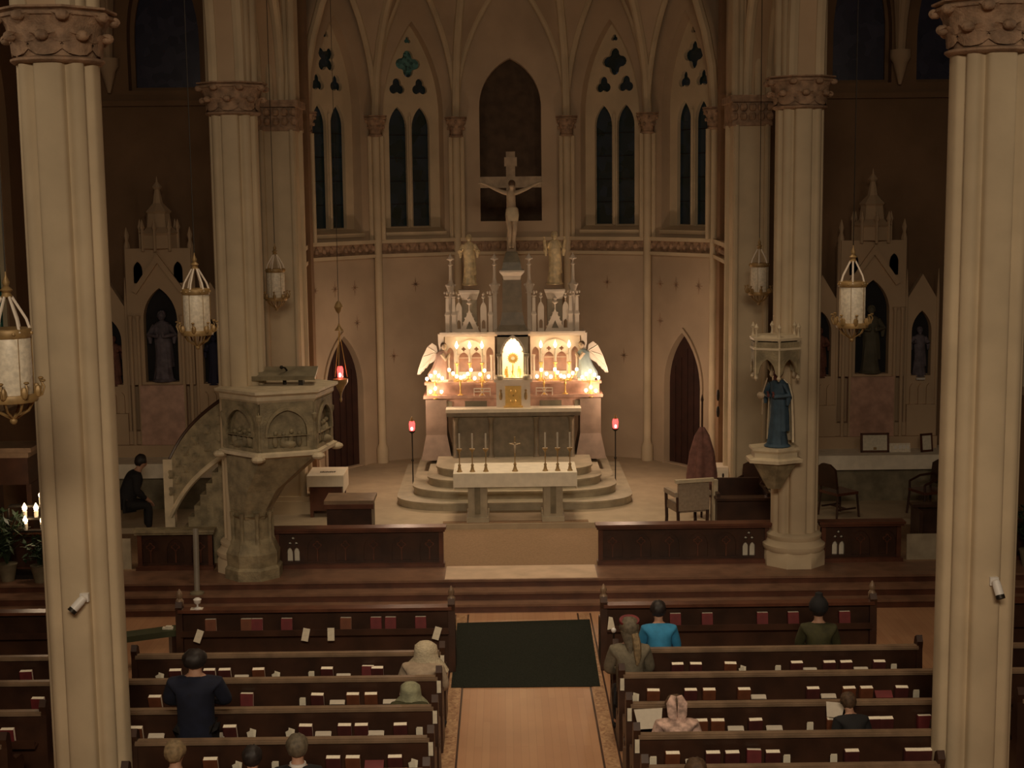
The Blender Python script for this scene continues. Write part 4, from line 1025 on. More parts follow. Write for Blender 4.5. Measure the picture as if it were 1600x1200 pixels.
b = MB().plate(arch(0, .50, z(2.66), z(3.12), z(3.52), 8), [arch(0, .42, z(2.665), z(3.12), z(3.47), 8)], .03, XZ(-.31))
for k in range(-3, 4): b.ell((.2*sin(k*.45), -.28, z(3.12)+.33*cos(k*.45)), .022, .02, .03, n=5)
b.build('cusped_arch', 'marble', th)
for s in (-1, 1):
    b = MB(); b.lathe(s*.275, -.33, [(.045, z(2.64)), (.028, z(2.7)), (.025, z(3.05)), (.045, z(3.1))], 10); b.box(s*.275-.055, s*.275+.055, -.38, -.28, z(3.1), z(3.15)); b.ell((s*.27, -.36, z(2.68)), .09, .07, .06, n=7); b.build('throne_column', 'marble_step', th, True)
b = MB().loft([[(dx*q, .12+dy*q*.8, h) for dx, dy in ((-1, -1), (1, -1), (1, 1), (-1, 1))] for q, h in ((.31, z(3.58)), (.25, z(3.7)), (.2, z(3.95)), (.185, z(4.6)))]); b.build('cross_shaft', 'shaft_stone', ha)
b = MB().loft([[(dx*q, .12+dy*q, h) for dx, dy in ((-1, -1), (1, -1), (1, 1), (-1, 1))] for q, h in ((.17, z(4.6)), (.185, z(4.68)), (.25, z(4.76)), (.25, z(4.79)))]); b.build('shaft_cap', 'marble', ha)
MB().loft([[(dx*q, .12+dy*q, h) for dx, dy in ((-1, -1), (1, -1), (1, 1), (-1, 1))] for q, h in ((.2, z(4.79)), (.17, z(4.95)), (.12, z(5.12)), (.1, z(5.15)))]).build('cross_mound', 'marble_green', ha)
point('throne_lamp', (AX, 28.82, 3.36), 20, (1, .80, .48), .07)
point('throne_lamp', (AX+.1, 28.76, 2.72), 1.5, (1, .80, .48), .05)

# crucifix
cr = thing('crucifix', 'tall standing crucifix with carved figure above the high altar', 'crucifix', (AX, 29.12, 5.10))
MB().box(-.09, .09, .02, .12, 0, 2.03).box(-.61, .61, .012, .128, 1.32, 1.54).box(-.125, .125, -.0, .02, 1.74, 1.92).build('cross', 'crosswood', cr)
J = [(0, -.03, .92, .085), (.02, -.04, 1.06, .075), (0, -.05, 1.2, .10), (0, -.05, 1.3, .06), (.01, -.09, 1.36, .04), (.02, -.12, 1.41, .062), (.02, -.12, 1.47, .055)]
E = [(i, i+1) for i in range(6)]
for s in (-1, 1):
    i = len(J); J += [(s*.12, -.05, 1.3, .05), (s*.32, -.03, 1.38, .036), (s*.5, -.01, 1.47, .025)]; E += [(3, i), (i, i+1), (i+1, i+2)]
    hand(J, E, i+2, (s*.9, 0, .3), s)
    i = len(J); J += [(s*.065, -.05, .86, .072), (s*.05+.02, -.1, .58, .052), (s*.035, -.05, .3, .036), (s*.02, -.1, .2, .03)]; E += [(0, i), (i, i+1), (i+1, i+2), (i+2, i+3)]
J = [(x, y, zz-.08, r) for x, y, zz, r in J]
skin_obj('corpus', J, E, 'corpus', cr)
robe(MB(), [(0, 1, 1, 0, 0), (1, 1, 1, 0, 0)])
b = MB(); b.loft([[(.02+rx*cos(a)*(1+.06*sin(5*a)), -.05+ry*sin(a), zz) for a in [2*pi*i/14 for i in range(14)]] for zz, rx, ry in ((.66, .12, .09), (.78, .135, .1), (.9, .12, .095), (.93, .1, .09))]); b.build('loincloth', 'cream_robe', cr, True)
b = MB(); b.ell((.02, -.1, 1.40), .07, .07, .075, n=8); b.build('hair', 'brownhair', cr, True)
def staff(t, s): MB().tube([(-.35*s, -.1*s, .1*s), (-.33*s, -.11*s, 1.8*s)], .018*s, 6).build('staff', 'gilt', t, True)
saint('saint_statue', 'gilded robed saint statue with outspread mantle above the high altar', (-.93, 29.47, 4.47), 1.02, 0, 'statue', arms='gesture', seed=1)
saint('saint_statue', 'gilded robed saint statue with raised arms above the high altar', (.80, 29.47, 4.47), 1.06, 0, 'statue', arms='raised', seed=4)

# adoring angels
def angel(s):
    t = thing('angel_statue', 'kneeling winged angel statue in %s robe at the end of the high altar' % ('rosy cream' if s < 0 else 'pale blue'), 'statue', (AX+s*1.48, 29.22, 2.55))
    MB().box(-.17, .17, -.15, .17, 0, .04).build('plinth', 'marble', t)
    b = MB(); robe(b, [(.04, .2, .17, s*.04, 0), (.15, .2, .16, s*.03, 0), (.3, .14, .13, 0, 0), (.45, .11, .1, -s*.03, 0), (.56, .12, .09, -s*.05, 0), (.62, .05, .05, -s*.06, 0)], folds=8, amp=.08)
    b.build('robe', 'rosyrobe' if s < 0 else 'palegrey', t, True)
    b = MB()
    for q in (-1, 1): b.tube([(-s*.05, q*.1, .56), (-s*.12, q*.1, .45), (-s*.2, q*.02, .55)], [.045, .04, .02], 7)
    for q in range(5): b.tube([(-s*.2, (q-2)*.01, .55), (-s*.23, (q-2)*.012, .61)], [.01, .006], 5)
    head(b, (-s*.09, -.01, .7), .07)
    b.build('head_and_arms', 'corpus', t, True)
    MB().ell((-s*.08, .01, .72), .066, .072, .068, n=7).build('hair', 'brownhair', t, True)
    P = [(0, .5), (s*.03, .68), (s*.12, .74), (s*.22, .66), (s*.32, .46), (s*.41, .2), (s*.43, .1), (s*.36, .17), (s*.28, .24), (s*.2, .32), (s*.1, .38)]
    for yy, k in ((.03, 1), (.11, .94)):
        pts = [(x*k+s*.03, zz*k+.03) for x, zz in P]
        b = MB().plate(pts, [], .025, XZ(yy))
        for q in range(3, 9): b.tube([(s*.06, yy-.004, .58), (pts[q][0]*.95, yy-.004, pts[q][1])], .009, 5)
        b.build('wing', 'marble', t)
    return t
M_['palegrey'] = mat('pale_blue_robe', (.32, .40, .40), .7, var=.08, scale=8); M_['rosyrobe'] = mat('rosy_cream_robe', (.44, .28, .22), .7, var=.1, scale=8)
angel(-1); angel(1)

# tall candles with flames in front of the wings
def tall_candle(label, x, y, z0, h, zf, group):
    t = thing('candlestick', label, 'candlestick', (x, y, z0), 0, group)
    MB().lathe(0, 0, [(.07, 0), (.07, .015), (.03, .04), (.015, .08), (.03, .14), (.015, .18), (.014, .3), (.03, .33), (.05, .36), (.05, .37)], 12).build('stick', 'gold', t, True)
    MB().lathe(0, 0, [(.02, .37), (.02, h)], 10).build('candle', 'paper', t, True)
    MB().lathe(0, 0, [(.004, h), (.026, h+.03), (.034, h+.06), (.022, h+.1), (.003, h+.15)], 10).build('flame', 'flame', t, True)
    return t
for j, px in enumerate((713, 733.5, 753, 845, 867.5, 889)):
    tall_candle('tall lit candle on the high altar, %s of six counted from the pulpit side' % ordw(j), px_to_x(px, 29.15, 3.3), 29.15, 2.55, .66, 0, 'six tall lit candles of the high altar')

def candelabrum(label, pts, zbase, Y, group='many-light candelabra of the high altar'):
    xs = [px_to_x(p[0], Y, 2.6) for p in pts]; cx = sum(xs)/len(xs)
    def zof(py, x):
        lo, hi = 0, 6
        for _ in range(40):
            m = (lo+hi)/2; q = Vector((x, Y, m))-Vector((CAMX, 0, CAMZ))
            if 600-FPX*q.dot(U_)/q.dot(fwd) > py: lo = m
            else: hi = m
        return lo
    t = thing('candelabrum', label, 'candelabrum', (cx, Y, zbase), 0, None)
    P = [(x-cx, zof(p[1], x)-zbase) for x, p in zip(xs, pts)]
    zt = min(p[1] for p in P)-.06
    zt = max(zt, .06)
    MB().lathe(0, 0, [(.06, 0), (.06, .012), (.02, .03), (.012, zt*.6), (.025, zt*.7), (.012, zt)], 10).build('stem', 'gold', t, True)
    b = MB(); c = MB()
    for x, zz in P:
        b.tube([(0, 0, zt), (x*.5, 0, zt-.03), (x, 0, max(zz-.08, zt*.5)), (x, 0, zz-.05)], .007, 5); b.lathe(x, 0, [(.02, zz-.055), (.024, zz-.045)], 8)
        c.lathe(x, 0, [(.011, zz-.045), (.011, zz-.015)], 8)
    b.build('arms', 'gold', t, True); c.build('candle_stubs', 'paper', t, True)
    for x, zz in P: MB().ell((x, 0, zz), .030, .030, .036, n=7).build('light', 'bulb', t, True)
    return t
groups = [('five-light', [(667, 592), (673, 587), (680, 582), (686, 587), (691.5, 591)], 2.3, 28.93, 'outermost, pulpit side'), ('seven-light drooping', [(702, 578), (708, 583.5), (714, 588), (720, 590), (725.5, 588), (731, 584), (736.5, 578)], 2.3, 28.9, 'pulpit side'),
          ('four-light', [(742, 591), (750, 585), (757, 579), (763.5, 588.5)], 2.3, 28.9, 'pulpit side, next to the tabernacle'), ('small three-light', [(672.5, 612), (680, 607), (689, 612)], 2.24, 28.86, 'low at the outer edge, pulpit side'),
          ('five-light', [(935, 590), (929, 585.5), (922, 580), (916, 584.5), (909.5, 589.5)], 2.3, 28.93, 'outermost, statue side'), ('seven-light drooping', [(901, 577), (895, 583), (888.5, 587), (882, 588.5), (876, 587), (870.5, 582), (867, 577)], 2.3, 28.9, 'statue side'),
          ('four-light', [(861, 588.5), (853.5, 584), (846, 578), (839, 588)], 2.3, 28.9, 'statue side, next to the tabernacle'), ('small three-light', [(931, 610.5), (923, 605), (915, 610)], 2.24, 28.86, 'low at the outer edge, statue side')]
for a, pts, zb, Y, where in groups: candelabrum('lit %s candelabrum on the high altar, %s' % (a, where), pts, zb, Y)

for s in (-1, 1): point('candle_fill', (AX+s*2.2, 28.55, 2.4), 54, (1, .70, .48), .12)  # added point lights strengthening the candlelight; no candle stands at these spots
# monstrance in the throne
t = thing('monstrance', 'gold sunburst monstrance in the bright arched throne', 'monstrance', (AX, 28.85, 2.64))
MB().lathe(0, 0, [(.08, 0), (.08, .015), (.04, .03), (.014, .07), (.03, .13), (.014, .17), (.014, .26), (.03, .28)], 14).build('foot_and_stem', 'gold', t, True)
b = MB(); R1 = []
pts = [((.125 if k % 2 == 0 else .085)*cos(2*pi*k/32), .40+(.125 if k % 2 == 0 else .085)*sin(2*pi*k/32)) for k in range(32)]
b.plate(pts, [foil(0, .40, .045, 1, k=20) if False else [(.04*cos(2*pi*k/20), .40+.04*sin(2*pi*k/20)) for k in range(20)]], .02, XZ(-.01)); b.build('sunburst', 'gold', t)
MB().lathe(0, 0, [(.04, 0), (.038, .008)], 18, T=Matrix.Translation((0, .0, .40)) @ Matrix.Rotation(pi/2, 4, 'X')).build('glass_disc', 'paper', t)
for s in (-1, 1):
    q = thing('kneeling_gold_angel', 'tiny gold angel beside the monstrance, on the %s side' % ('pulpit' if s < 0 else 'statue'), 'figurine', (AX+s*.12, 28.9, 2.64))
    b = MB(); robe(b, [(0, .035, .035, 0, 0), (.06, .03, .028, 0, 0), (.14, .02, .02, 0, 0), (.17, .025, .02, 0, 0), (.19, .01, .01, 0, 0)], n=14, folds=5); head(b, (0, 0, .215), .02); b.build('body', 'gold', q, True)
    MB().plate([(0, .1), (s*.03, .2), (s*.05, .12), (s*.045, .04)], [], .008, XZ(.02)).build('wing', 'gold', q)
# altar cards / small stands
for s in (-1, 1):
    b = MB().box(-.17, .17, -.0, .02, .14, .16).box(-.17, .17, 0, .02, .08, .1)
    for q in (-1, 1): b.tube([(q*.16, .01, 0), (q*.16, .01, .16)], .009, 6); b.tube([(q*.06, -.01, -.0), (-q*.04, .01, .14)], .008, 6)
    tag(b.build('altar_card_stand', 'marble', None, False, (AX+s*.62, 28.72, 2.30)), 'small white folding stand near the tabernacle, on the %s side' % ('pulpit' if s < 0 else 'statue'), 'stand')

# ================================================================== FREE-STANDING ALTAR
t = thing('altar_table', 'free-standing stone altar table on two block legs in front of the steps', 'altar', (AX, 25.85, AZ))
MB().box(-1.05, 1.05, -.5, .45, .84, .9).build('top', 'marble', t)
for s in (-1, 1):
    q = MB().box(s*.675-.2, s*.675+.2, -.5, .3, 0, .1).box(s*.675-.17, s*.675+.17, -.47, .3, .1, .76).box(s*.675-.2, s*.675+.2, -.5, .3, .76, .84).build('leg', 'marble_step', t)
    MB().box(s*.675-.05, s*.675+.05, -.49, -.47, .16, .66).build('inset_panel', 'marble_green', q)
t = tag(MB().box(-1.09, 1.09, -.54, .47, .9, .912).box(-1.09, 1.09, -.545, -.535, .66, .91).box(-1.1, -1.085, -.54, .47, .6, .91).box(1.085, 1.1, -.54, .47, .6, .91).build('altar_cloth', 'cloth', None, False, (AX, 25.85, AZ)), 'plain white linen cloth over the free-standing altar table', 'altar cloth')
tag(MB().box(-1.3, 1.3, 0, .16, -.01, .012).build('low_platform_edge', 'carpet', None, False, (AX, 25.33, AZ)), 'thin edging strip under the front of the free-standing altar', 'slab')
for j, px in enumerate((718, 738, 759, 852, 871, 890)):
    x = px_to_x(px, 25.5, 1.6)
    t = thing('candlestick', 'unlit white candle in a dark stick on the free-standing altar, %s from the pulpit side' % ordw(j), 'candlestick', (x, 25.48, AZ+.912), 0, 'six unlit candlesticks of the free-standing altar')
    MB().lathe(0, 0, [(.05, 0), (.05, .01), (.035, .03), (.02, .1), (.03, .12), (.01, .15), (.009, .33), (.02, .36), (.05, .4), (.052, .415)], 12).build('stick', 'gilt', t, True)
    MB().lathe(0, 0, [(.016, .41), (.016, .69)], 10).build('candle', 'paper_w', t, True)
t = thing('altar_cross', 'small standing crucifix in the middle of the free-standing altar', 'crucifix', (px_to_x(804.5, 25.5, 1.4), 25.48, AZ+.912))
MB().lathe(0, 0, [(.055, 0), (.055, .01), (.04, .03), (.02, .1), (.03, .13), (.01, .17), (.009, .3)], 12).build('foot', 'gilt', t, True)
MB().box(-.012, .012, -.01, .01, .28, .62).box(-.1, .1, -.01, .01, .48, .505).build('cross', 'gilt', t)
b = MB().ell((0, -.02, .44), .02, .015, .06, n=6).ell((0, -.022, .515), .014, n=5).tube([(-.085, -.016, .5), (0, -.018, .475), (.085, -.016, .5)], .007, 5).tube([(0, -.02, .4), (0, -.018, .33)], [.014, .008], 5); b.build('corpus', 'corpus', t, True)

# ================================================================== RED LAMPS, SANCTUARY LAMP
for s in (-1, 1):
    t = thing('votive_lamp_stand', 'tall iron stand with glowing red lamp beside the high altar, %s side' % ('pulpit' if s < 0 else 'statue'), 'lamp stand', (AX+s*2.0, 28.2, AZ+.0))
    MB().lathe(0, 0, [(.13, 0), (.13, .02), (.03, .06), (.012, .1), (.012, .6), (.03, .63), (.012, .66), (.012, 1.16), (.06, 1.2), (.065, 1.22)], 12).build('stand', 'iron', t, True)
    MB().lathe(0, 0, [(.03, 1.2), (.055, 1.25), (.06, 1.36), (.05, 1.4), (.045, 1.41)], 12).build('red_glass', 'redlamp', t, True)
    MB().ell((0, -.06, 1.27), .022, .012, .035, n=6).build('flame_glow', 'redflame', t, True)
    point('votive_glow', (AX+s*2.0, 28.08, AZ+1.32), .35, (1, .15, .1), .05)
    MB().lathe(0, 0, [(.04, 1.4), (.03, 1.44), (.006, 1.5)], 8).build('cap', 'gilt', t, True)
t = thing('sanctuary_lamp', 'hanging red sanctuary lamp on a chain before the doorway near the pulpit', 'lamp', (-3.2, 26.0, 3.0))
MB().tube([(0, 0, .16), (0, 0, 9.6)], .005, 5).build('chain', 'iron', t, True)
b = MB().lathe(0, 0, [(.01, 1.2), (.05, 1.25), (.08, 1.32), (.05, 1.39), (.02, 1.43)], 12); b.lathe(0, 0, [(.002, .96), (.07, .92), (.08, .9), (.03, .97), (.01, 1.03)], 12); b.build('ornamental_knop', 'gilt', t, True)
b = MB()
for k in range(3):
    a = k*2*pi/3+.4; b.tube([(0, 0, .9), (.13*cos(a), .13*sin(a), .05)], .005, 5)
b.build('hanging_rods', 'gold', t, True)
MB().lathe(0, 0, [(.02, .02), (.05, .06), (.055, .2), (.045, .24), (.04, .25)], 12).build('red_glass', 'redlamp', t, True)
MB().ell((0, -.055, .1), .024, .012, .04, n=6).build('flame_glow', 'redflame', t, True)
point('sanctuary_glow', (-3.2, 25.88, 3.15), .3, (1, .15, .1), .05)
MB().lathe(0, 0, [(.01, -.4), (.025, -.35), (.01, -.3), (.03, -.22), (.08, -.12), (.13, -.04), (.14, .02), (.06, .04)], 14).build('openwork_bowl', 'gilt', t, True)

# ================================================================== CANOPIED STATUE ON THE RIGHT COLUMN
t = thing('statue_bracket', 'carved octagonal stone bracket holding the blue-robed statue', 'bracket', (3.93, 22.15, 0))
def ngon(r, z, n=6, ph=pi/6): return [(r*cos(ph+2*pi*k/n), r*.8*sin(ph+2*pi*k/n), z) for k in range(n)]
MB().loft([ngon(.12, 1.72), ngon(.2, 1.85), ngon(.36, 2.12), ngon(.42, 2.16)]).build('corbel', 'pulpit', t)
MB().loft([ngon(.47, 2.15), ngon(.47, 2.2), ngon(.38, 2.23), ngon(.38, 2.3), ngon(.42, 2.34), ngon(.42, 2.38)]).build('shelf', 'pulpit_light', t)
MB().box(-.05, .3, .2, .5, 1.9, 2.36).build('wall_tie', 'pulpit', t)
t = thing('statue_canopy', 'gothic stone canopy with arches and finials above the blue-robed statue', 'canopy', (3.93, 22.15, 0))
b = MB()
for k in range(6):
    a0 = pi/6+k*pi/3; a1 = a0+pi/3; R = .36
    p0 = (R*cos(a0), R*.8*sin(a0)); p1 = (R*cos(a1), R*.8*sin(a1)); L = sqrt((p1[0]-p0[0])**2+(p1[1]-p0[1])**2); d = Vector((p1[0]-p0[0], p1[1]-p0[1]))/L; n = Vector((d.y, -d.x))
    f = lambda u, v, w, p0=p0, d=d, n=n: (p0[0]+d.x*u+n.x*w, p0[1]+d.y*u+n.y*w, v)
    A = arch(L/2, L*.72, 3.5, 3.55, 3.76, 6)[1:-1][::-1]
    b.plate([(0, 4.02), (0, 3.5)]+A+[(L, 3.5), (L, 4.02)], [], .04, f)
b.build('arcade', 'pulpit', t)
b = MB().loft([ngon(.42, 3.9), ngon(.42, 3.93), ngon(.36, 3.95)]).loft([ngon(.42, 4.04), ngon(.43, 4.08), ngon(.36, 4.1), ngon(.3, 4.12)]); b.build('cornice', 'pulpit_light', t)
b = MB()
for k in range(6):
    a = pi/6+k*pi/3; x, y = .37*cos(a), .3*sin(a)
    b.lathe(x, y, [(.008, 3.42), (.035, 3.46), (.022, 3.5), (.022, 4.0), (.03, 4.1), (.015, 4.14), (.015, 4.2), (.035, 4.24), (.004, 4.3)], 8)
b.build('finial', 'pulpit_light', t, True)
def lily(t, s):
    MB().tube([(-.26*s, -.2*s, .7*s), (-.2*s, -.26*s, 1.2*s), (-.12*s, -.22*s, 1.5*s)], .015*s, 6).ell((-.24*s, -.28*s, 1.12*s), .09*s, .07*s, .08*s, n=7).build('held_child_and_staff', 'corpus', t, True)
t = saint('saint_statue', 'bearded statue in a dark blue mantle and cream cape under the stone canopy', (3.97, 22.12, 2.38), 1.22, -.8, 'blue', 'blue', 'hold', seed=2, skinm='maroon', extras=lily)
b = MB()
b.loft([[(rx*cos(a)*(1+.05*sin(7*a)), .05+ry*sin(a)*(1+.05*sin(7*a)), zz) for a in [pi*.04+pi*.92*k/12 for k in range(13)]]+[((rx-.02)*cos(a), .04+(ry-.03)*sin(a), zz) for a in [pi*.96-pi*.92*k/12 for k in range(13)]] for zz, rx, ry in ((.08, .25, .22), (.4, .24, .21), (.8, .22, .18), (.97, .17, .13), (1.05, .08, .07))])
b.build('cape', 'cream_robe', t, True)

# ================================================================== SIDE ALTARS
def side_altar(s, cx, label):
    Y = 27.9
    t = thing('side_altar', label, 'altar', (cx, Y, AZ))
    ST = 'plaster'
    z = lambda q: q-AZ
    MB().box(-1.35, 1.35, -1.05, -.1, 0, z(1.25)).build('altar_block', 'marble_green', t)
    b = MB().box(-1.45, 1.45, -1.15, -.1, z(1.25), z(1.36)); b.build('mensa', ST, t)
    MB().box(-1.25, 1.25, -.45, -.05, z(1.36), z(1.6)).box(-1.2, 1.2, -.3, -.05, z(1.6), z(1.85)).build('gradine', ST, t)
    b = MB().box(-.42, .42, -.4, -.1, z(1.36), z(2.75)); b.build('central_pedestal', 'marble_pink', t)
    # central niche tower
    b = MB().plate([(-.62, z(2.75)), (.62, z(2.75)), (.62, z(5.35)), (-.62, z(5.35))], [arch(0, .64, z(2.8), z(4.0), z(4.6), 8)], .22, XZ(-.3))
    b.box(-.62, .62, -.09, .1, z(1.36), z(5.3))
    b.build('niche_tower', ST, t)
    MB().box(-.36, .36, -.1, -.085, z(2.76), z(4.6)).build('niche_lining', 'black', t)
    b = MB()
    for q in (-1, 1):
        for xx in (.42, .56): b.lathe(q*xx, -.36, [(.05, z(1.4)), (.035, z(1.5)), (.035, z(4.0)), (.06, z(4.08))], 8)
        b.lathe(q*.6, -.2, [(.07, z(4.1)), (.06, z(5.4)), (.03, z(5.5)), (.05, z(5.6)), (.005, z(5.75))], 6)
        for k in range(3): b.plate(arch(q*.38, .16, z(4.7)+.0, z(4.95), z(5.1), 5), [], .03, XZ(-.33))
    b.plate([(-.5, z(4.55)), (0, z(5.25)), (.5, z(4.55)), (.42, z(4.5)), (0, z(5.08)), (-.42, z(4.5))], [], .08, XZ(-.38))
    b.build('gable_and_shafts', ST, t, True)
    b = MB().lathe(0, -.12, [(.36, z(5.35)), (.34, z(5.6)), (.38, z(5.64)), (.25, z(5.75)), (.22, z(6.0)), (.26, z(6.04)), (.1, z(6.2)), (.05, z(6.45)), (.1, z(6.5)), (.02, z(6.6)), (.005, z(6.7))], 8)
    for k in range(8):
        a = k*pi/4; b.lathe(.36*cos(a), -.12+.36*sin(a), [(.03, z(5.3)), (.03, z(5.7)), (.05, z(5.75)), (.004, z(5.9))], 6)
    b.build('openwork_spire', ST, t)
    # side niches
    for q in (-1, 1):
        x = q*.96
        b = MB().plate([(x-.3, z(2.2)), (x+.3, z(2.2)), (x+.3, z(4.2)), (x, z(4.7)), (x-.3, z(4.2))], [arch(x, .38, z(2.75), z(3.6), z(4.0), 6)], .2, XZ(-.25))
        b.box(x-.3, x+.3, -.05, .1, z(1.6), z(4.1)); b.lathe(x-.3, -.25, [(.05, z(1.4)), (.03, z(1.5)), (.03, z(4.3)), (.005, z(4.8))], 8); b.lathe(x+.3, -.25, [(.05, z(1.4)), (.03, z(1.5)), (.03, z(4.3)), (.005, z(4.8))], 8)
        b.build('side_niche', ST, t)
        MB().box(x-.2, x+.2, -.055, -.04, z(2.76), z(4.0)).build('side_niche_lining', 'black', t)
        b = MB().box(x-.28, x+.28, -.35, -.05, z(1.6), z(2.2))
        for k in (-.16, 0, .16): b.plate(arch(x+k, .1, z(2.2), z(2.5), z(2.6), 4), [], .05, XZ(-.3))
        b.build('side_pedestal', ST, t)
    return t
side_altar(-1, -6.78, 'carved gothic side altar with a pointed statue niche, behind the pulpit stair')
side_altar(1, 6.80, 'carved gothic side altar with a pointed statue niche, behind the table with framed cards')
saint('saint_statue', 'dim robed statue in the central niche, side altar behind the pulpit', (-6.78, 27.72, 2.78), 1.35, 0, 'dimgrey', arms='hold', seed=3) if False else None
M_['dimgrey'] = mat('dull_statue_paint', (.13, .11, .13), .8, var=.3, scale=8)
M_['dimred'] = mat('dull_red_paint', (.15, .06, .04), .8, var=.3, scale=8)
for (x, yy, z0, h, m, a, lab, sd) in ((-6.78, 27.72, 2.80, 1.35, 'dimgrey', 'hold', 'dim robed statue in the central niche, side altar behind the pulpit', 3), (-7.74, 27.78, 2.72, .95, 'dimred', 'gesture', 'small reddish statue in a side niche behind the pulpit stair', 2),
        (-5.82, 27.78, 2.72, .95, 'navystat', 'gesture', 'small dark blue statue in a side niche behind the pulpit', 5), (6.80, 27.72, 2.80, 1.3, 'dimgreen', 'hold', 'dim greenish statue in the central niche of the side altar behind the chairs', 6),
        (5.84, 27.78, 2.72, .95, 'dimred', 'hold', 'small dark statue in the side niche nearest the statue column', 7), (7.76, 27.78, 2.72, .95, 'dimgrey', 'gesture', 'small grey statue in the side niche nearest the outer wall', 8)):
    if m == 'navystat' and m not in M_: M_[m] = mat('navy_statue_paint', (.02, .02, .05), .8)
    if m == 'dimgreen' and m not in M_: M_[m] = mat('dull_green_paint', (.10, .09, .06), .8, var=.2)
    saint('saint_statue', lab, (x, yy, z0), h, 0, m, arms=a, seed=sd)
# cloths on the side altars
for s, cx in ((-1, -6.78), (1, 6.80)):
    tag(MB().box(-1.5, 1.5, -1.18, -.15, .88, .892).box(-1.5, 1.5, -1.19, -1.178, .62, .89).build('altar_cloth', 'cloth', None, False, (cx, 27.9, AZ)), 'white cloth over the side altar table behind the %s' % ('pulpit stair' if s < 0 else 'small chairs'), 'altar cloth')
t = thing('framed_picture', 'dark framed pale card standing on the side altar, the larger of the two', 'picture frame', (6.75, 27.0, 1.375)); t.rotation_euler = (-.12, 0, 0)
MB().box(-.27, .27, 0, .03, 0, .04).box(-.27, .27, 0, .03, .33, .37).box(-.27, -.23, 0, .03, 0, .37).box(.23, .27, 0, .03, 0, .37).build('frame', 'wood_red', t)
MB().box(-.24, .24, .01, .028, .03, .34).build('card', 'paper', t); MB().box(-.03, .03, .005, .012, .05, .1).build('emblem', 'gilt', t)
t = thing('framed_picture', 'narrow framed pale card standing on the side altar, smaller of the two', 'picture frame', (7.74, 27.0, 1.375)); t.rotation_euler = (-.12, 0, .35)
MB().box(-.13, .13, 0, .03, 0, .04).box(-.13, .13, 0, .03, .31, .35).box(-.13, -.1, 0, .03, 0, .35).box(.1, .13, 0, .03, 0, .35).build('frame', 'wood_red', t); MB().box(-.11, .11, .01, .028, .03, .32).build('card', 'paper', t)
t = thing('altar_card', 'low pale lettered card between the two frames on the side altar', 'card', (7.22, 27.0, 1.375)); t.rotation_euler = (-.2, 0, 0)
MB().box(-.2, .2, 0, .015, 0, .17).build('card', 'opal', t)
b = MB()
for k, w in enumerate((.03, .012, .035, .02, .03, .012, .03)): b.box(-.1+k*.04, -.1+k*.04+w, -.004, 0, .06+.01*(k % 2), .13)
b.build('white_lettering', 'white', t)
tag(MB().box(-.08, .08, -.05, .05, 0, .03).build('white_linen', 'white', None, False, (7.74, 27.6, 2.78-.1)), 'small white folded linen in the side niche nearest the outer wall', 'linen')

# ================================================================== FURNITURE AROUND THE SANCTUARY
t = thing('credence_table', 'small dark red table under a white cloth, beside the pulpit', 'table', (-3.52, 26.35, AZ))
MB().box(-.3, .3, -.38, .38, .72, .77).build('top', 'wood_red', t)
for a in (-.26, .26):
    for c in (-.34, .34): MB().box(a-.03, a+.03, c-.03, c+.03, 0, .72).build('leg', 'wood_red', t)
MB().box(-.27, .27, -.36, .36, .12, .7).build('apron', 'wood_red', t)
tag(MB().box(-.33, .33, -.42, .42, .77, .785).box(-.33, .33, -.43, -.418, .58, .78).box(.32, .335, -.42, .42, .45, .78).box(-.335, -.32, -.42, .42, .58, .78).build('table_cloth', 'cloth', None, False, (-3.52, 26.35, AZ)), 'white cloth with dark lettering over the small table beside the pulpit', 'cloth')
b = MB()
for k in range(8): b.box(-.14+k*.036, -.14+k*.036+.02, -.12, -.07+.02*(k % 2), 0, .012)
tag(b.build('cruet_set', 'iron', None, False, (-3.5, 26.35, AZ+.785)), 'row of small dark objects on the white cloth beside the pulpit', 'altar vessels')
t = thing('sedile_bench', 'low dark wooden kneeler bench with a flat top, beside the pulpit behind the rail', 'bench', (-2.9, 24.45, SZ+.0))
MB().box(-.38, .38, -.3, .3, .0, .74).build('body', 'wood', t); MB().box(-.42, .42, -.34, .34, .74, .8).build('top', 'wood_top', t); MB().box(-.42, .42, -.36, -.33, .66, .74).build('front_ledge', 'wood_red', t)
t = thing('armchair', 'wooden armchair with pale upholstered seat and back, beside the free-standing altar', 'chair', (2.93, 24.9, SZ), .25)
MB().box(-.29, .27, -.3, .27, .42, .56).build('seat', 'beige', t); 
MB().box(-.29, .27, -.35, -.28, .46, .96).build('backrest', 'beige', t); MB().box(-.35, -.27, -.3, .22, .7, .78).build('arm_pad', 'beige', t); MB().box(.25, .33, -.3, .22, .7, .78).build('arm_pad', 'beige', t)
MB().box(-.36, .34, -.4, -.33, .96, 1.02).box(.34, .42, -.38, -.3, 0, .98).build('back_frame', 'pulpit_light', t)
for a in (-.3, .26):
    for c in (-.32, .24): MB().tube([(a, c, 0), (a*.95, c, .25), (a, c, .7)], .03, 8).build('leg', 'wood', t, True)
t = thing('folded_banner', 'furled dull red banner on a pole behind the armchair', 'banner', (3.28, 25.6, SZ))
MB().lathe(0, 0, [(.16, 0), (.16, .03), (.02, .06), (.015, 2.2), (.03, 2.24), (.004, 2.34)], 10).build('pole', 'wood', t, True)
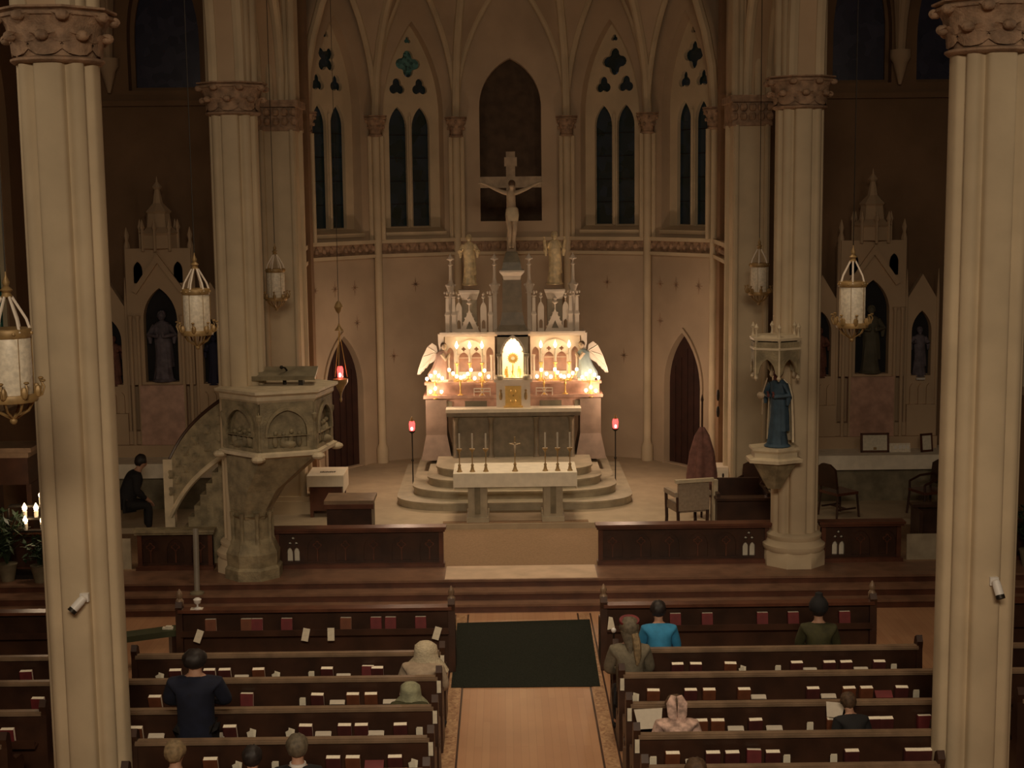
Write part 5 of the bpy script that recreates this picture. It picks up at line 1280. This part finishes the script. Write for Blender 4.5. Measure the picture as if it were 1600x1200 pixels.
b = MB(); b.loft([[(rx*cos(a)*(1+.18*sin(6*a)), ry*sin(a)*(1+.18*sin(6*a)), zz) for a in [2*pi*i/36 for i in range(36)]] for zz, rx, ry in ((.5, .26, .16), (.9, .25, .16), (1.3, .2, .13), (1.6, .12, .09), (1.75, .04, .04))]); b.build('furled_cloth', 'rosecloth', t, True) if 'rosecloth' in M_ else M_.__setitem__('rosecloth', mat('rose_banner_cloth', (.20, .09, .07), .85, var=.25, scale=8)) or b.build('furled_cloth', 'rosecloth', t, True)
t = thing('credence_table', 'white draped credence shelf against the wall beside the chancel pier on the statue side', 'table', (3.82, 26.9, AZ))
MB().box(-.2, .2, -.25, .25, .66, .71).build('top', 'marble', t); MB().box(-.17, .17, -.2, .22, 0, .42).build('pedestal', 'wood', t); MB().box(-.205, .205, -.26, .26, .42, .66).build('drape', 'cloth', t)
MB().ell((0, -.27, .56), .02, .01, .05, n=5).build('tassel', 'iron', t, True)
# choir stalls, dark
for (x0, x1, y, h, lab) in ((3.38, 4.3, 24.4, .68, 'dark wooden prayer stall between the armchair and the statue column'), ):
    t = thing('prayer_stall', lab, 'stall', ((x0+x1)/2, y, SZ)); w = (x1-x0)/2
    MB().box(-w, w, -.03, .03, 0, h).build('front_panel', 'wood', t); MB().box(-w-.03, w+.03, -.12, .16, h, h+.04).build('desk_top', 'wood', t); MB().box(-w, -w+.06, 0, .8, 0, h+.1).build('stall_end', 'wood', t); MB().box(w-.06, w, 0, .8, 0, h+.1).build('stall_end', 'wood', t)
    MB().box(-w+.06, w-.06, .45, .8, .4, .45).build('seat', 'wood', t); MB().box(-w+.06, w-.06, .78, .84, 0, .9).build('backrest', 'wood', t)
def dark_chair(label, x, y, rz, cl='wood', arms=True):
    t = thing('armchair', label, 'chair', (x, y, AZ), rz)
    MB().box(-.25, .25, -.24, .24, .42, .47).build('seat', 'wood_red', t)
    b = MB().plate([(-.25, .55), (.25, .55), (.24, .9), (.1, .98), (-.1, .98), (-.24, .9)], [], .05, lambda u, v, w: (u, -.26+w-.12*(v-.5), v)); b.build('backrest', cl, t)
    for a in (-.23, .23):
        for c in (-.22, .22): MB().tube([(a*1.12, c*1.15, 0), (a, c, .42)]+([(a, c*1.02, .6)] if c < 0 or arms else []), .02, 6).build('leg', cl, t, True)
        if arms: MB().tube([(a, -.27, .7), (a*1.08, 0, .68), (a, .22, .6)], .022, 6).build('armrest', cl, t, True)
    MB().box(-.23, .23, -.01, .01, .15, .18).box(-.235, -.215, -.2, .2, .15, .18).box(.215, .235, -.2, .2, .15, .18).build('stretcher', cl, t)
    return t
dark_chair('small dark chair seen from the side below the side altar, arms missing', 5.75, 25.6, -1.1, arms=False)
dark_chair('dark round-backed armchair below the side altar with framed cards', 7.35, 25.6, 1.9)
dark_chair('dark chair behind the prayer stall beside the statue column', 4.15, 25.6, 2.6)
t = thing('kneeler', 'dark wooden kneeler behind the short rail and pale slab', 'kneeler', (6.95, 23.6, SZ))
MB().box(-.35, .4, -.2, .2, .1, .2).build('kneeling_pad', 'wood_red', t); MB().box(-.38, -.32, -.22, .3, 0, .65).build('side', 'wood', t); MB().box(.37, .43, -.22, .3, 0, .65).build('side', 'wood', t); MB().box(-.4, .45, .12, .34, .65, .7).build('desk', 'wood', t); MB().box(-.32, .37, .24, .27, .1, .65).build('panel', 'wood', t)
# wall cross fittings by the right wall
for zz, lab in ((2.42, 'small dark upper wall bracket on the apse wall near the banner'), (2.1, 'small dark lower wall bracket on the apse wall near the banner')):
    tag(MB().ell((0, 0, 0), .035, .04, .12, n=6).build('wall_bracket', 'iron', None, True, (3.86, 27.6, zz)), lab, 'bracket')

# candle bank with flowers at the far left
t = thing('votive_candle_stand', 'bank of lit white votive candles among plants beyond the near column', 'candle stand', (-7.72, 22.46, SZ))
b = MB().box(-.4, .4, -.2, .2, .0, .06)
for k, (yy, zz) in enumerate(((-.15, .78), (.0, .95), (.15, 1.12))): b.box(-.38, .38, yy-.06, yy+.06, zz-.03, zz)
b.tube([(-.36, 0, 0), (-.36, 0, 1.1)], .02, 6).tube([(.36, 0, 0), (.36, 0, 1.1)], .02, 6); b.build('rack', 'iron', t)
random.seed(3)
for k, (x, y, zz) in enumerate(((-.05, -.15, .78), (.22, -.15, .78), (.31, -.15, .78), (-.1, 0, .95), (.08, 0, .95), (.2, 0, .95), (.12, .15, 1.12), (.26, .15, 1.12), (.35, .0, .95))):
    g = MB().lathe(x, y, [(.032, zz), (.036, zz+.1)], 10).build('candle', 'paper_w', t, True)
    MB().lathe(x, y, [(.005, zz+.1), (.035, zz+.125), (.04, zz+.16), (.003, zz+.23)], 8).build('flame', 'flame', g, True)
point('votive_bank_glow', (-7.55, 22.2, SZ+1.4), 14, (1, .74, .5), .1)
def plant(label, x, y, z0, n, r, h, seed):
    t = thing('potted_plant', label, 'plant', (x, y, z0)); random.seed(seed)
    MB().lathe(0, 0, [(.1, 0), (.15, .25), (.16, .27)], 12).build('pot', 'marble_green', t, True)
    b = MB(); s_ = MB()
    for k in range(n):
        a = random.uniform(0, 2*pi); q = random.random(); d = Vector((cos(a)*r*q, sin(a)*r*q, .27+h*random.uniform(.3, 1)))
        s_.tube([(0, 0, .25), (d.x*.4, d.y*.4, .25+(d.z-.25)*.7), d], .005, 4)
        for j in range(4):
            e = d+Vector((random.uniform(-.07, .07), random.uniform(-.07, .07), random.uniform(-.06, .06))); w = Vector((random.uniform(-1, 1), random.uniform(-1, 1), random.uniform(-.4, .6))).normalized()*.09; u = w.cross(Vector((0, 0, 1))).normalized()*.03
            b.add([e-w, e+u, e+w, e-u], [(0, 1, 2, 3)])
    s_.build('stems', 'leaf', t); b.build('leaves', 'leaf', t)
plant('tall dark leafy potted plant beside the votive candle bank', -8.05, 22.2, SZ, 60, .35, .8, 1)
plant('low dark plant in front of the votive candle bank', -7.5, 22.1, SZ, 35, .3, .35, 2)
plant('dark plant beyond the near statue-side column', 8.0, 22.3, SZ, 45, .3, .7, 4)
t = thing('confessional_canopy', 'dark wooden carved canopy above the plants by the votive candles', 'canopy', (-8.35, 23.6, SZ))
MB().box(-.35, .35, -.3, .3, 1.75, 1.85).box(-.42, .42, -.36, .36, 1.85, 1.92).build('top', 'wood_top', t); MB().box(-.33, .33, -.28, .28, 1.3, 1.75).build('frieze', 'wood', t)
for a in (-.3, .3): MB().box(a-.04, a+.04, -.2, .2, 0, 1.3).build('post', 'wood', t)
